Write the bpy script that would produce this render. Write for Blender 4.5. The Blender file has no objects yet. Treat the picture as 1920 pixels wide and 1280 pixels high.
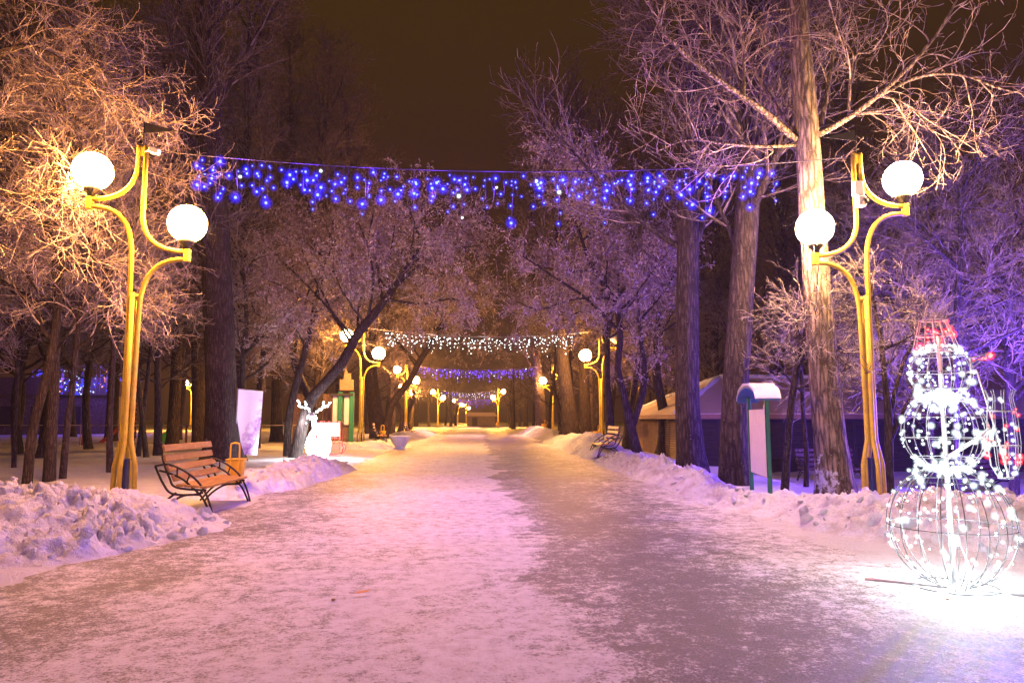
import bpy, math, random
import numpy as np
from mathutils import Vector, Matrix, Euler
PI = math.pi
sc = bpy.context.scene
COL = sc.collection
rnd = random.Random(7)

# ------------------------------------------------------------------ camera
H, F = 1.30, 1340.0
PITCH, YAW = math.atan(145 / F), math.radians(2.86)
cam_d = bpy.data.cameras.new('camera')
cam = bpy.data.objects.new('camera', cam_d); COL.objects.link(cam)
cam.location = (0, 0, H)
cam.rotation_euler = (PI / 2 + PITCH, 0, -YAW)
cam_d.sensor_width = 36; cam_d.lens = 36 * F / 1920
cam_d.clip_start = 0.05; cam_d.clip_end = 2000
sc.camera = cam
RM = Euler((PI / 2 + PITCH, 0, -YAW)).to_matrix()

def ray(px, py):
    return RM @ Vector((px - 960, -(py - 640), -F)).normalized()
def gp(px, py, z=0.0):                     # where the sight line meets height z
    d = ray(px, py); t = (z - H) / d.z
    return Vector((d.x * t, d.y * t, z))
def dp(px, py, Y):                         # where the sight line reaches distance Y down the avenue
    d = ray(px, py); t = Y / d.y
    return Vector((d.x * t, Y, H + d.z * t))

# ------------------------------------------------------------------ noise
def hash2(ix, iy, s):
    n = (ix.astype(np.int64) * 374761393 + iy.astype(np.int64) * 668265263 + s * 974634777) & 0x7fffffff
    n = ((n ^ (n >> 13)) * 1274126177) & 0x7fffffff
    n = (n ^ (n >> 16)) & 0xffff
    return n / 65535.0
def vnoise(x, y, s=0):
    ix, iy = np.floor(x), np.floor(y); fx, fy = x - ix, y - iy
    fx = fx * fx * (3 - 2 * fx); fy = fy * fy * (3 - 2 * fy)
    a = hash2(ix, iy, s); b = hash2(ix + 1, iy, s); c = hash2(ix, iy + 1, s); d = hash2(ix + 1, iy + 1, s)
    return (a * (1 - fx) + b * fx) * (1 - fy) + (c * (1 - fx) + d * fx) * fy - .5
def fbm(x, y, s=0, oc=4, gain=.5):
    v = 0; a = 1
    for o in range(oc):
        v = v + a * vnoise(x * 2 ** o + 17.3 * o, y * 2 ** o - 9.1 * o, s + o); a *= gain
    return v
def clods(x, y, s=0):                      # tilted facets around scattered seeds: broken lumps of ploughed snow
    ix, iy = np.floor(x), np.floor(y)
    best = np.full(x.shape, 9.); h = np.zeros(x.shape)
    for dx in (-1, 0, 1):
        for dy in (-1, 0, 1):
            cx, cy = ix + dx, iy + dy
            jx = cx + hash2(cx, cy, s); jy = cy + hash2(cx, cy, s + 1)
            d = (x - jx) ** 2 + (y - jy) ** 2
            hh = hash2(cx, cy, s + 2) + (x - jx) * (hash2(cx, cy, s + 3) - .5) * 1.6 + (y - jy) * (hash2(cx, cy, s + 4) - .5) * 1.6 - d * .5
            m = d < best; best = np.where(m, d, best); h = np.where(m, hh, h)
    return h

# ------------------------------------------------------------------ mesh helpers
def unit(v): return v / (np.linalg.norm(v, axis=-1, keepdims=True) + 1e-9)
class MB:
    def __init__(s): s.v = []; s.f = []; s.sm = []; s.mi = []; s.n = 0
    def add(s, v, f, smooth=False, mi=0):
        s.v += [tuple(p) for p in v]
        for q in f:
            s.f.append(tuple(i + s.n for i in q)); s.sm.append(smooth); s.mi.append(mi)
        s.n = len(s.v); return s
    def box(s, c, size, rot=None, mi=0):
        x, y, z = [k / 2 for k in size]
        vs = [Vector((a, b, d)) for a in (-x, x) for b in (-y, y) for d in (-z, z)]
        M = Euler(rot).to_matrix() if rot else Matrix.Identity(3)
        vs = [M @ p + Vector(c) for p in vs]
        return s.add(vs, [(0, 1, 3, 2), (4, 6, 7, 5), (0, 4, 5, 1), (2, 3, 7, 6), (0, 2, 6, 4), (1, 5, 7, 3)], False, mi)
    def bbox(s, c, size, bev=.008, rot=None, mi=0):   # box with chamfered edges
        x, y, z = [k / 2 for k in size]; b = min(bev, x * .45, y * .45, z * .45)
        M = Euler(rot).to_matrix() if rot else Matrix.Identity(3)
        bm = bmesh_box(x, y, z, b)
        return s.add([M @ Vector(p) + Vector(c) for p in bm[0]], bm[1], False, mi)
    def tube(s, pts, r, n=8, caps=True, mi=0):
        pts = [Vector(p) for p in pts]; K = len(pts)
        rs = r if isinstance(r, (list, tuple)) else [r] * K
        V = []; u = None
        for i, p in enumerate(pts):
            t = (pts[min(i + 1, K - 1)] - pts[max(i - 1, 0)]).normalized()
            if u is None:
                u = t.orthogonal().normalized()
            u = (u - t * u.dot(t))
            u = u.normalized() if u.length > 1e-6 else t.orthogonal().normalized()
            w = t.cross(u)
            V += [p + (u * math.cos(a) + w * math.sin(a)) * rs[i] for a in [2 * PI * j / n for j in range(n)]]
        fs = [(i * n + j, i * n + (j + 1) % n, (i + 1) * n + (j + 1) % n, (i + 1) * n + j) for i in range(K - 1) for j in range(n)]
        if caps: fs += [tuple(range(n - 1, -1, -1)), tuple(range((K - 1) * n, K * n))]
        return s.add(V, fs, True, mi)
    def lathe(s, prof, n=24, c=(0, 0, 0), mi=0, flute=0, nf=0):
        c = Vector(c); V = []
        for (r, z) in prof:
            for j in range(n):
                a = 2 * PI * j / n; rr = r * (1 + flute * math.cos(nf * a))
                V.append(c + Vector((rr * math.cos(a), rr * math.sin(a), z)))
        K = len(prof)
        fs = [(i * n + j, i * n + (j + 1) % n, (i + 1) * n + (j + 1) % n, (i + 1) * n + j) for i in range(K - 1) for j in range(n)]
        fs += [tuple(range(n - 1, -1, -1)), tuple(range((K - 1) * n, K * n))]
        return s.add(V, fs, True, mi)
    def ball(s, c, r, n=10, mi=0, sq=1):
        m = max(4, n // 2 + 1)
        return s.lathe([(r * math.sin(PI * (k + .06) / (m + .12)), -r * sq * math.cos(PI * (k + .06) / (m + .12))) for k in range(m + 1)], n, c, mi)
    def prism(s, poly, y0, y1, axis='y', mi=0):
        n = len(poly); V = []
        for q in (y0, y1):
            for (a, b) in poly: V.append((a, q, b) if axis == 'y' else ((q, a, b) if axis == 'x' else (a, b, q)))
        fs = [(i, (i + 1) % n, n + (i + 1) % n, n + i) for i in range(n)] + [tuple(range(n - 1, -1, -1)), tuple(range(n, 2 * n))]
        return s.add(V, fs, False, mi)
    def build(s, name, mats, parent=None, loc=(0, 0, 0), rz=0):
        me = bpy.data.meshes.new(name); me.from_pydata(s.v, [], s.f); me.update()
        me.polygons.foreach_set('use_smooth', s.sm); me.polygons.foreach_set('material_index', s.mi)
        return link(name, me, mats, parent, loc, rz)

def bmesh_box(x, y, z, b):
    V = []; idx = {}
    for sx in (-1, 1):
        for sy in (-1, 1):
            for sz in (-1, 1):
                idx[(sx, sy, sz)] = len(V)
                V += [(sx * x, sy * (y - b), sz * (z - b)), (sx * (x - b), sy * y, sz * (z - b)), (sx * (x - b), sy * (y - b), sz * z)]
    fs = []
    g = lambda a, k: idx[a] + k
    for s_ in (-1, 1):
        o = 1 if s_ > 0 else -1
        q = [(-1, -1), (1, -1), (1, 1), (-1, 1)][::o]
        fs.append([g((s_, a, c), 0) for a, c in q]); fs.append([g((c, s_, a), 1) for a, c in q]); fs.append([g((a, c, s_), 2) for a, c in q])
    for a in (-1, 1):
        for c in (-1, 1):
            fs.append([g((a, c, -1), 0), g((a, c, 1), 0), g((a, c, 1), 1), g((a, c, -1), 1)])
            fs.append([g((a, -1, c), 0), g((a, 1, c), 0), g((a, 1, c), 2), g((a, -1, c), 2)])
            fs.append([g((-1, a, c), 1), g((1, a, c), 1), g((1, a, c), 2), g((-1, a, c), 2)])
    for k in idx.values(): fs.append([k, k + 1, k + 2])
    return V, fs

def link(name, me, mats, parent=None, loc=(0, 0, 0), rz=0):
    o = bpy.data.objects.new(name, me); COL.objects.link(o)
    for m in (mats if isinstance(mats, (list, tuple)) else [mats]):
        if len(me.materials) < (len(mats) if isinstance(mats, (list, tuple)) else 1): me.materials.append(m)
    if parent: o.parent = parent
    o.location = loc; o.rotation_euler = (0, 0, rz)
    return o
def npmesh(name, V, Fq, smooth=True, mi=None):       # quads from numpy
    me = bpy.data.meshes.new(name); n = len(Fq)
    me.vertices.add(len(V)); me.vertices.foreach_set('co', np.ascontiguousarray(V, np.float32).ravel())
    k = Fq.shape[1]
    me.loops.add(n * k); me.loops.foreach_set('vertex_index', np.ascontiguousarray(Fq, np.int32).ravel())
    me.polygons.add(n); me.polygons.foreach_set('loop_start', np.arange(0, n * k, k, dtype=np.int32))
    me.polygons.foreach_set('use_smooth', np.full(n, smooth))
    if mi is not None: me.polygons.foreach_set('material_index', np.ascontiguousarray(mi, np.int32))
    me.update(calc_edges=True); return me
def tag(o, label=None, cat=None, group=None, kind=None):
    if label: o['label'] = label
    if cat: o['category'] = cat
    if group: o['group'] = group
    if kind: o['kind'] = kind
    return o
def thing(name, label, cat, loc=(0, 0, 0), rz=0, group=None):
    o = bpy.data.objects.new(name, None); COL.objects.link(o); o.empty_display_size = .2
    o.location = loc; o.rotation_euler = (0, 0, rz)
    return tag(o, label, cat, group)
def copy_tree(o, parent=None):
    c = o.copy(); COL.objects.link(c)
    if parent: c.parent = parent; c.matrix_parent_inverse = o.matrix_parent_inverse.copy()
    for ch in KIDS(o): copy_tree(ch, c)
    return c
def KIDS(o): return [x for x in bpy.data.objects if x.parent == o]
def dup(o, loc, rz, label, group=None, scale=1):
    c = copy_tree(o); c.location = loc; c.rotation_euler = (0, 0, rz); c.scale = (scale,) * 3 if not isinstance(scale, tuple) else scale
    c['label'] = label
    if group: c['group'] = group
    return c

# ------------------------------------------------------------------ materials
class NT:
    def __init__(s, name):
        s.m = bpy.data.materials.new(name); s.m.use_nodes = True; s.t = s.m.node_tree; s.t.nodes.clear()
        s.out = s.n('ShaderNodeOutputMaterial')
    def n(s, typ, **kw):
        x = s.t.nodes.new(typ)
        for k, v in kw.items():
            if hasattr(x, k) and k not in ('Scale',): setattr(x, k, v)
        return x
    def l(s, a, b): s.t.links.new(a, b)
    def coord(s, scale=(1, 1, 1), which='Object'):
        c = s.n('ShaderNodeTexCoord'); mp = s.n('ShaderNodeMapping'); mp.inputs['Scale'].default_value = scale
        s.l(c.outputs[which], mp.inputs['Vector']); return mp.outputs['Vector']
    def noise(s, vec, scale, detail=4, rough=.55, dist=0):
        x = s.n('ShaderNodeTexNoise'); x.inputs['Scale'].default_value = scale; x.inputs['Detail'].default_value = detail
        x.inputs['Roughness'].default_value = rough; x.inputs['Distortion'].default_value = dist
        s.l(vec, x.inputs['Vector']); return x.outputs['Fac']
    def ramp(s, fac, stops):
        x = s.n('ShaderNodeValToRGB'); e = x.color_ramp.elements
        while len(e) < len(stops): e.new(.5)
        for i, (p, c) in enumerate(stops):
            e[i].position = p; e[i].color = (*c, 1) if not isinstance(c, (int, float)) else (c, c, c, 1)
        s.l(fac, x.inputs['Fac']); return x.outputs['Color']
    def math(s, op, a, b=None):
        x = s.n('ShaderNodeMath', operation=op)
        for i, v in enumerate((a, b)):
            if v is None: continue
            if isinstance(v, (int, float)): x.inputs[i].default_value = v
            else: s.l(v, x.inputs[i])
        return x.outputs[0]
    def mix(s, fac, a, b):
        x = s.n('ShaderNodeMixRGB')
        for i, v in enumerate((fac, a, b)):
            if isinstance(v, (int, float)): x.inputs[i].default_value = v
            elif isinstance(v, tuple): x.inputs[i].default_value = (*v, 1)
            else: s.l(v, x.inputs[i])
        return x.outputs[0]
    def bump(s, h, strength=.5, dist=.02):
        x = s.n('ShaderNodeBump'); x.inputs['Strength'].default_value = strength; x.inputs['Distance'].default_value = dist
        s.l(h, x.inputs['Height']); return x.outputs['Normal']
    def pbr(s, col, rough=.7, nor=None, metal=0, spec=.5, sub=0):
        p = s.n('ShaderNodeBsdfPrincipled')
        if isinstance(col, tuple): p.inputs['Base Color'].default_value = (*col, 1)
        else: s.l(col, p.inputs['Base Color'])
        if isinstance(rough, (int, float)): p.inputs['Roughness'].default_value = rough
        else: s.l(rough, p.inputs['Roughness'])
        p.inputs['Metallic'].default_value = metal; p.inputs['Specular IOR Level'].default_value = spec
        if nor: s.l(nor, p.inputs['Normal'])
        s.l(p.outputs[0], s.out.inputs['Surface']); return s.m

def paint(name, col, rough=.4, worn=.25, dirt=(.08, .05, .03), metal=0):
    t = NT(name); v = t.coord(); f = t.noise(v, 6, 6, .65); f2 = t.noise(v, 45, 3)
    c = t.mix(t.ramp(f, [(.45, 0.), (.75, worn)]), col, dirt)
    c = t.mix(t.ramp(f2, [(.4, 0.), (.8, .18)]), c, tuple(k * .6 for k in col))
    return t.pbr(c, t.ramp(f, [(.3, rough), (.7, min(1, rough + .3))]), t.bump(f2, .15, .004), metal)
def emit(name, col, strength, sampling='NONE'):
    t = NT(name); e = t.n('ShaderNodeEmission'); e.inputs[0].default_value = (*col, 1); e.inputs[1].default_value = strength
    t.l(e.outputs[0], t.out.inputs['Surface']); t.m.cycles.emission_sampling = sampling; return t.m
def halo_volume(name, col, strength):        # lens glare round a bulb, imitated by an emissive volume shell
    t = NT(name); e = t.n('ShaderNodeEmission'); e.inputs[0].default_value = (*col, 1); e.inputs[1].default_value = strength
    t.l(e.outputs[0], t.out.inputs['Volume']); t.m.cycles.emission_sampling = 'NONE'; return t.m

def bark(name, dark, light, frost=.0, vs=1.0, low_snow=0.):
    t = NT(name); v = t.coord((17 * vs, 17 * vs, 2.7 * vs)); a = t.noise(v, 1.6, 7, .68, .6)
    v2 = t.coord((1, 1, 1)); b = t.noise(v2, 3.2, 5, .6)
    vo = t.n('ShaderNodeTexVoronoi'); vo.feature = 'DISTANCE_TO_EDGE'; vo.inputs['Scale'].default_value = 1.5
    mxv = t.n('ShaderNodeMixRGB'); mxv.inputs[0].default_value = .42; t.l(v, mxv.inputs[1])
    nz = t.n('ShaderNodeTexNoise'); nz.inputs['Scale'].default_value = 2; t.l(v, nz.inputs['Vector']); t.l(nz.outputs['Color'], mxv.inputs[2]); t.l(mxv.outputs[0], vo.inputs['Vector'])
    crack = t.ramp(vo.outputs['Distance'], [(.0, 0.), (.3, 1.)])
    hgt = t.math('ADD', t.math('MULTIPLY', crack, .6), a)
    c = t.mix(t.ramp(t.math('MULTIPLY', hgt, .7), [(.35, 0.), (.8, 1.)]), dark, light)
    c = t.mix(t.ramp(b, [(.35, .45), (.6, 0.)]), c, tuple(k * .55 for k in dark))
    if frost:
        fr = t.ramp(t.noise(v2, 26, 6, .75), [(.62 - frost * .2, 0.), (.78 - frost * .2, .8)])
        c = t.mix(fr, c, (.72, .74, .78))
    if low_snow:
        sp = t.n('ShaderNodeSeparateXYZ'); t.l(v2, sp.inputs[0])
        k = t.math('ADD', t.noise(v2, 7, 7, .75), t.math('MULTIPLY', t.math('ABSOLUTE', t.math('SUBTRACT', sp.outputs[2], .42)), -.35))
        k = t.math('ADD', k, t.math('MULTIPLY', sp.outputs[0], -.35))
        c = t.mix(t.ramp(k, [(.585 - low_snow * .05, 0.), (.62, 1.)]), c, (.8, .82, .86))
    return t.pbr(c, .9, t.bump(hgt, .9, .04), 0, .2)

M = {}
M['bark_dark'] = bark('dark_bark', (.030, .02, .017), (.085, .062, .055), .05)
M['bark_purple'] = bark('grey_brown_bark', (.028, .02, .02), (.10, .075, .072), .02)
M['bark_pale'] = bark('pale_poplar_bark', (.085, .065, .045), (.43, .335, .225), .15, .9, 1.)
M['bark_thin'] = bark('young_bark', (.035, .024, .02), (.10, .072, .06), .05, 1.6)
def frosttwig(name, br, fr, amt):
    t = NT(name); v = t.coord(); g = t.n('ShaderNodeNewGeometry'); sp = t.n('ShaderNodeSeparateXYZ'); t.l(g.outputs['Normal'], sp.inputs[0])
    k = t.math('ADD', t.math('MULTIPLY', sp.outputs[2], .22), t.noise(v, 5, 5, .7))
    return t.pbr(t.mix(t.ramp(k, [(.5 - amt * .4, 0.), (.85 - amt * .4, 1.)]), br, fr), .85, None, 0, .2)
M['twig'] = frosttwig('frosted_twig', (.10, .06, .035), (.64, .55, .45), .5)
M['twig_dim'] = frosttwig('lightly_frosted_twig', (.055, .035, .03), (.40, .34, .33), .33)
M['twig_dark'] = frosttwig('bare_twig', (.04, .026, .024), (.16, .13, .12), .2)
def leafmat():
    t = NT('frosted_dry_leaf'); oi = t.n('ShaderNodeNewGeometry'); v = t.coord()
    c = t.ramp(oi.outputs['Random Per Island'], [(0, (.12, .07, .05)), (.4, (.34, .25, .2)), (.75, (.5, .42, .38)), (1, (.6, .54, .5))])
    return t.pbr(c, .8, None, 0, .2)
M['leaf'] = leafmat()
def snowmat(name, dirt=.3, tint=(.80, .81, .84)):
    t = NT(name); v = t.coord(); a = t.noise(v, 2.2, 7, .7); b = t.noise(v, 16, 6, .7); c = t.noise(v, 90, 3, .6)
    col = t.mix(t.ramp(a, [(.48, 0.), (.72, dirt)]), tint, (.42, .35, .29))
    col = t.mix(t.ramp(b, [(.56, 0.), (.74, dirt)]), col, (.36, .30, .25))
    h = t.math('ADD', b, t.math('MULTIPLY', c, .5))
    return t.pbr(col, .75, t.bump(h, .9, .04), 0, .35)
M['snow'] = snowmat('ploughed_snow', .8)
M['snow_clean'] = snowmat('fresh_snow', .12)
M['ground'] = snowmat('trodden_snow', .45, (.7, .7, .72))

def pathmat():
    t = NT('icy_path'); v = t.coord(); sp = t.n('ShaderNodeSeparateXYZ'); t.l(v, sp.inputs[0])
    X, Y = sp.outputs[0], sp.outputs[1]
    wob = t.math('MULTIPLY', t.math('SUBTRACT', t.noise(t.coord((.35, .3, 1)), 1.6, 5, .6), .5), 2.2)
    xx = t.math('ADD', X, wob)
    mp = t.n('ShaderNodeMapRange'); mp.inputs[1].default_value = -4.5; mp.inputs[2].default_value = 4.5; t.l(xx, mp.inputs[0])
    # how worn the packed snow is across the path's width
    band = t.ramp(mp.outputs[0], [(0, .50), (.14, .50), (.2, .56), (.27, .43), (.38, .35), (.55, .32), (.572, .56), (.66, .66), (.78, .53), (.87, .38), (1, .42)])
    blot = t.noise(t.coord((1.15, .9, 1)), 1.5, 9, .68, .4)
    fine = t.noise(v, 7.5, 8, .74)
    grain = t.noise(v, 46, 5, .85)
    worn = t.math('ADD', band, t.math('MULTIPLY', t.math('SUBTRACT', blot, .5), .62))
    worn = t.math('ADD', worn, t.math('MULTIPLY', t.math('SUBTRACT', fine, .5), .9))
    worn = t.math('ADD', worn, t.math('MULTIPLY', t.math('SUBTRACT', grain, .5), 1.35))
    k = t.ramp(worn, [(.34, 0.), (.45, .3), (.52, .85), (.60, 1.)])
    asp = t.mix(t.ramp(t.noise(v, 95, 4, .85), [(.42, 0.), (.58, 1.)]), (.048, .043, .046), (.2, .183, .19))
    snow = t.mix(t.ramp(fine, [(.42, 0.), (.62, .6)]), (.74, .73, .77), (.46, .41, .41))
    col = t.mix(k, snow, asp)
    h = t.math('ADD', t.math('MULTIPLY', worn, -.8), t.math('MULTIPLY', grain, .5))
    return t.pbr(col, t.ramp(k, [(0, .6), (1, .5)]), t.bump(h, .6, .025), 0, .35)
M['path'] = pathmat()
M['yellow'] = paint('yellow_paint', (.80, .60, .04), .42, .5, (.3, .17, .06))
M['navy'] = paint('dark_blue_paint', (.025, .04, .16), .5, .3)
M['black'] = paint('black_iron', (.012, .011, .012), .45, .2)
M['bin'] = paint('bin_yellow_paint', (.85, .5, .02), .4, .2)
M['wood'] = None
def wood(name, a, b, axis=(14, 1.2, 14)):
    t = NT(name); g = t.noise(t.coord(axis), 3, 6, .65, .8); f = t.noise(t.coord(), 9, 4)
    c = t.mix(t.ramp(g, [(.3, 0.), (.7, 1.)]), a, b); c = t.mix(t.ramp(f, [(.55, 0.), (.8, .5)]), c, (.6, .55, .52))
    return t.pbr(c, .5, t.bump(g, .25, .006), 0, .4)
M['wood'] = wood('varnished_slat', (.27, .13, .035), (.50, .27, .07))
M['board'] = wood('brown_board', (.10, .06, .045), (.20, .12, .085), (8, 8, 1))
M['shutter'] = paint('brown_shutter', (.20, .12, .06), .5, .3)
M['shutter_dark'] = paint('dark_shutter', (.035, .022, .022), .6, .3)
M['trim'] = paint('eave_trim', (.26, .15, .09), .6, .3)
M['roof'] = snowmat('roof_snow', .3, (.62, .49, .41))
M['green'] = paint('green_paint', (.01, .16, .09), .4, .2)
M['white'] = paint('white_panel_paint', (.74, .7, .7), .45, .18, (.4, .33, .3))
M['grey'] = paint('galvanised_metal', (.55, .57, .58), .35, .15, (.2, .2, .2), .6)
M['wire'] = paint('white_wire', (.4, .42, .42), .35, .1, (.3, .3, .3))
M['wire_dark'] = paint('bare_wire', (.10, .105, .11), .4, .1)
M['cable'] = paint('pale_cable', (.5, .42, .42), .5, .1)
M['strand'] = paint('dark_strand', (.06, .05, .08), .5, .1)
M['plastic'] = paint('white_plastic', (.72, .72, .72), .4, .1, (.4, .4, .4))
M['redpost'] = paint('rust_red_paint', (.3, .07, .04), .5, .3)
M['fence'] = paint('cream_rail_paint', (.45, .36, .26), .5, .25)
M['red'] = paint('red_plastic', (.35, .02, .02), .35, .1)
M['lime'] = paint('green_plastic', (.10, .5, .04), .35, .1)
M['orange'] = paint('yellow_plastic', (.8, .4, .02), .35, .1)
M['concrete'] = paint('white_concrete', (.7, .69, .69), .7, .2, (.35, .33, .32))
M['blueroof'] = paint('blue_sheet', (.06, .14, .28), .45, .2)
M['cloth'] = None
def banner():
    t = NT('banner_print'); v = t.coord(); sp = t.n('ShaderNodeSeparateXYZ'); t.l(v, sp.inputs[0])
    k = t.math('ADD', t.math('MULTIPLY', sp.outputs[0], .9), t.math('MULTIPLY', sp.outputs[2], -.42))
    k = t.math('ADD', k, t.math('MULTIPLY', t.noise(v, 4, 5, .6), .9))
    return t.pbr(t.ramp(k, [(.5, (.84, .84, .86)), (.68, (.5, .3, .58)), (.78, (.24, .1, .32)), (.9, (.6, .45, .58)), (1.0, (.8, .76, .8))]), .5)
M['cloth'] = banner()

WARM = (1.0, .43, .095); WARM2 = (1.0, .56, .25)
M['globe'] = emit('lit_frosted_globe', WARM, 380, 'FRONT')
M['globe_mid'] = emit('lit_frosted_globe_amber', (1, .42, .085), 600, 'FRONT')
M['globe_white'] = emit('lit_frosted_globe_pale', WARM2, 300, 'FRONT')
M['globe_far'] = emit('lit_frosted_globe_far', (1, .42, .075), 1300, 'FRONT')
M['globe_off'] = paint('unlit_frosted_globe', (.75, .72, .7), .25, .05)
M['b_blue'] = emit('blue_led_core', (.13, .19, 1.0), 4.5)
M['n_blue'] = emit('blue_net_led', (.03, .05, 1.0), 2.0); M['n_violet'] = emit('violet_net_led', (.25, .06, 1.0), 1.6); M['n_white'] = emit('white_net_led', (.7, .8, 1.0), 2); M['n_red'] = emit('amber_net_led', (1.0, .35, .12), 1.6)
M['b_white'] = emit('white_led_core', (.9, 1.0, 1.0), 14)
M['b_violet'] = emit('violet_led_core', (.22, .10, 1.0), 3)
M['b_red'] = emit('red_led_core', (1.0, .1, .08), 6)
HALO = dict(blue=((.003, .001, 1.0), 2.3), violet=((.05, .006, 1.0), 3.2), white=((.75, .95, 1.0), 3.5), red=((1.0, .03, .02), 9))
for k_, (c_, s_) in HALO.items():            # outer, middle and inner shell of the glare added round a bulb
    M['g_' + k_] = [halo_volume(k_ + '_led_halo', c_, s_), halo_volume(k_ + '_led_halo_middle', tuple(x * .9 + .02 for x in c_), s_ * 2.2), halo_volume(k_ + '_led_halo_inner', tuple(x * .9 + .06 for x in c_), s_ * 4)]
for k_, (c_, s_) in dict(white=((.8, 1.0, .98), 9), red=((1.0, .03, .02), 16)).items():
    M['g_' + k_ + '_s'] = [halo_volume(k_ + '_small_halo', c_, s_), halo_volume(k_ + '_small_halo_middle', c_, s_ * 2.5), halo_volume(k_ + '_small_halo_inner', tuple(x * .7 + .3 for x in c_), s_ * 6)]  # the same added glow shells, smaller, for the snowman's bulbs
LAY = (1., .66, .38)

# ------------------------------------------------------------------ ground, path, snow banks
def gz(x, y):
    x = np.asarray(x, float); y = np.asarray(y, float)
    off = np.clip((np.abs(x) - 3.3) / 1.2, 0, 1)
    z = off * (.07 + .10 * fbm(x * .5, y * .5, 3, 4) + .05 * fbm(x * 3, y * 3, 9, 3))
    z = z - .62 * np.clip((x - 6.2) / 2.6, 0, 1) ** 1.0 * np.clip((y - 5) / 6, 0, 1) * (y < 60)
    return z
def gzf(x, y): return float(gz(np.array([x]), np.array([y]))[0])

def lines(a, b, d0, grow):
    out = [0.0]; d = d0
    while out[-1] < max(abs(a), abs(b)): out.append(out[-1] + d); d *= grow
    pos = np.array(out); return np.unique(np.concatenate([-pos[::-1], pos]))
xs = lines(-170, 170, .16, 1.03); ys = [-26.]
while ys[-1] < 330: ys.append(ys[-1] + max(.14, abs(ys[-1] - 6) * .02))
ys = np.array(ys)
def sheet(name, xs, ys, zf, mat, mask=None):
    Xg, Yg = np.meshgrid(xs, ys); Z = zf(Xg, Yg); nx = len(xs); ny = len(ys)
    i = np.arange(nx * ny).reshape(ny, nx)
    q = np.stack([i[:-1, :-1], i[:-1, 1:], i[1:, 1:], i[1:, :-1]], -1).reshape(-1, 4)
    if mask is not None:
        mk = mask(Xg, Yg, Z).ravel(); q = q[mk[q].any(1)]
    V = np.stack([Xg, Yg, Z], -1).reshape(-1, 3)
    used = np.unique(q); rm = np.full(len(V), -1); rm[used] = np.arange(len(used))
    return link(name, npmesh(name, V[used], rm[q]), mat)
tag(sheet('ground', xs, ys, lambda x, y: gz(x, y) - .012, M['ground']), 'trodden dirty snow covering the park on both sides of the path', kind='structure')
px_ = np.arange(-3.9, 4.6, .12); py_ = ys[ys < 240]
def pmask(x, y, z):
    return (x > -3.5 + .35 * fbm(y * .6, x * 0, 5, 3)) & (x < 3.75 + .35 * fbm(y * .6, x * 0, 6, 3))
pth = sheet('path', px_, py_, lambda x, y: .006 + .012 * fbm(x * 1.2, y * 1.2, 21, 4), M['path'], pmask)
tag(pth, 'wide avenue of packed pink snow worn to dark asphalt streaks', kind='structure')

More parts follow.
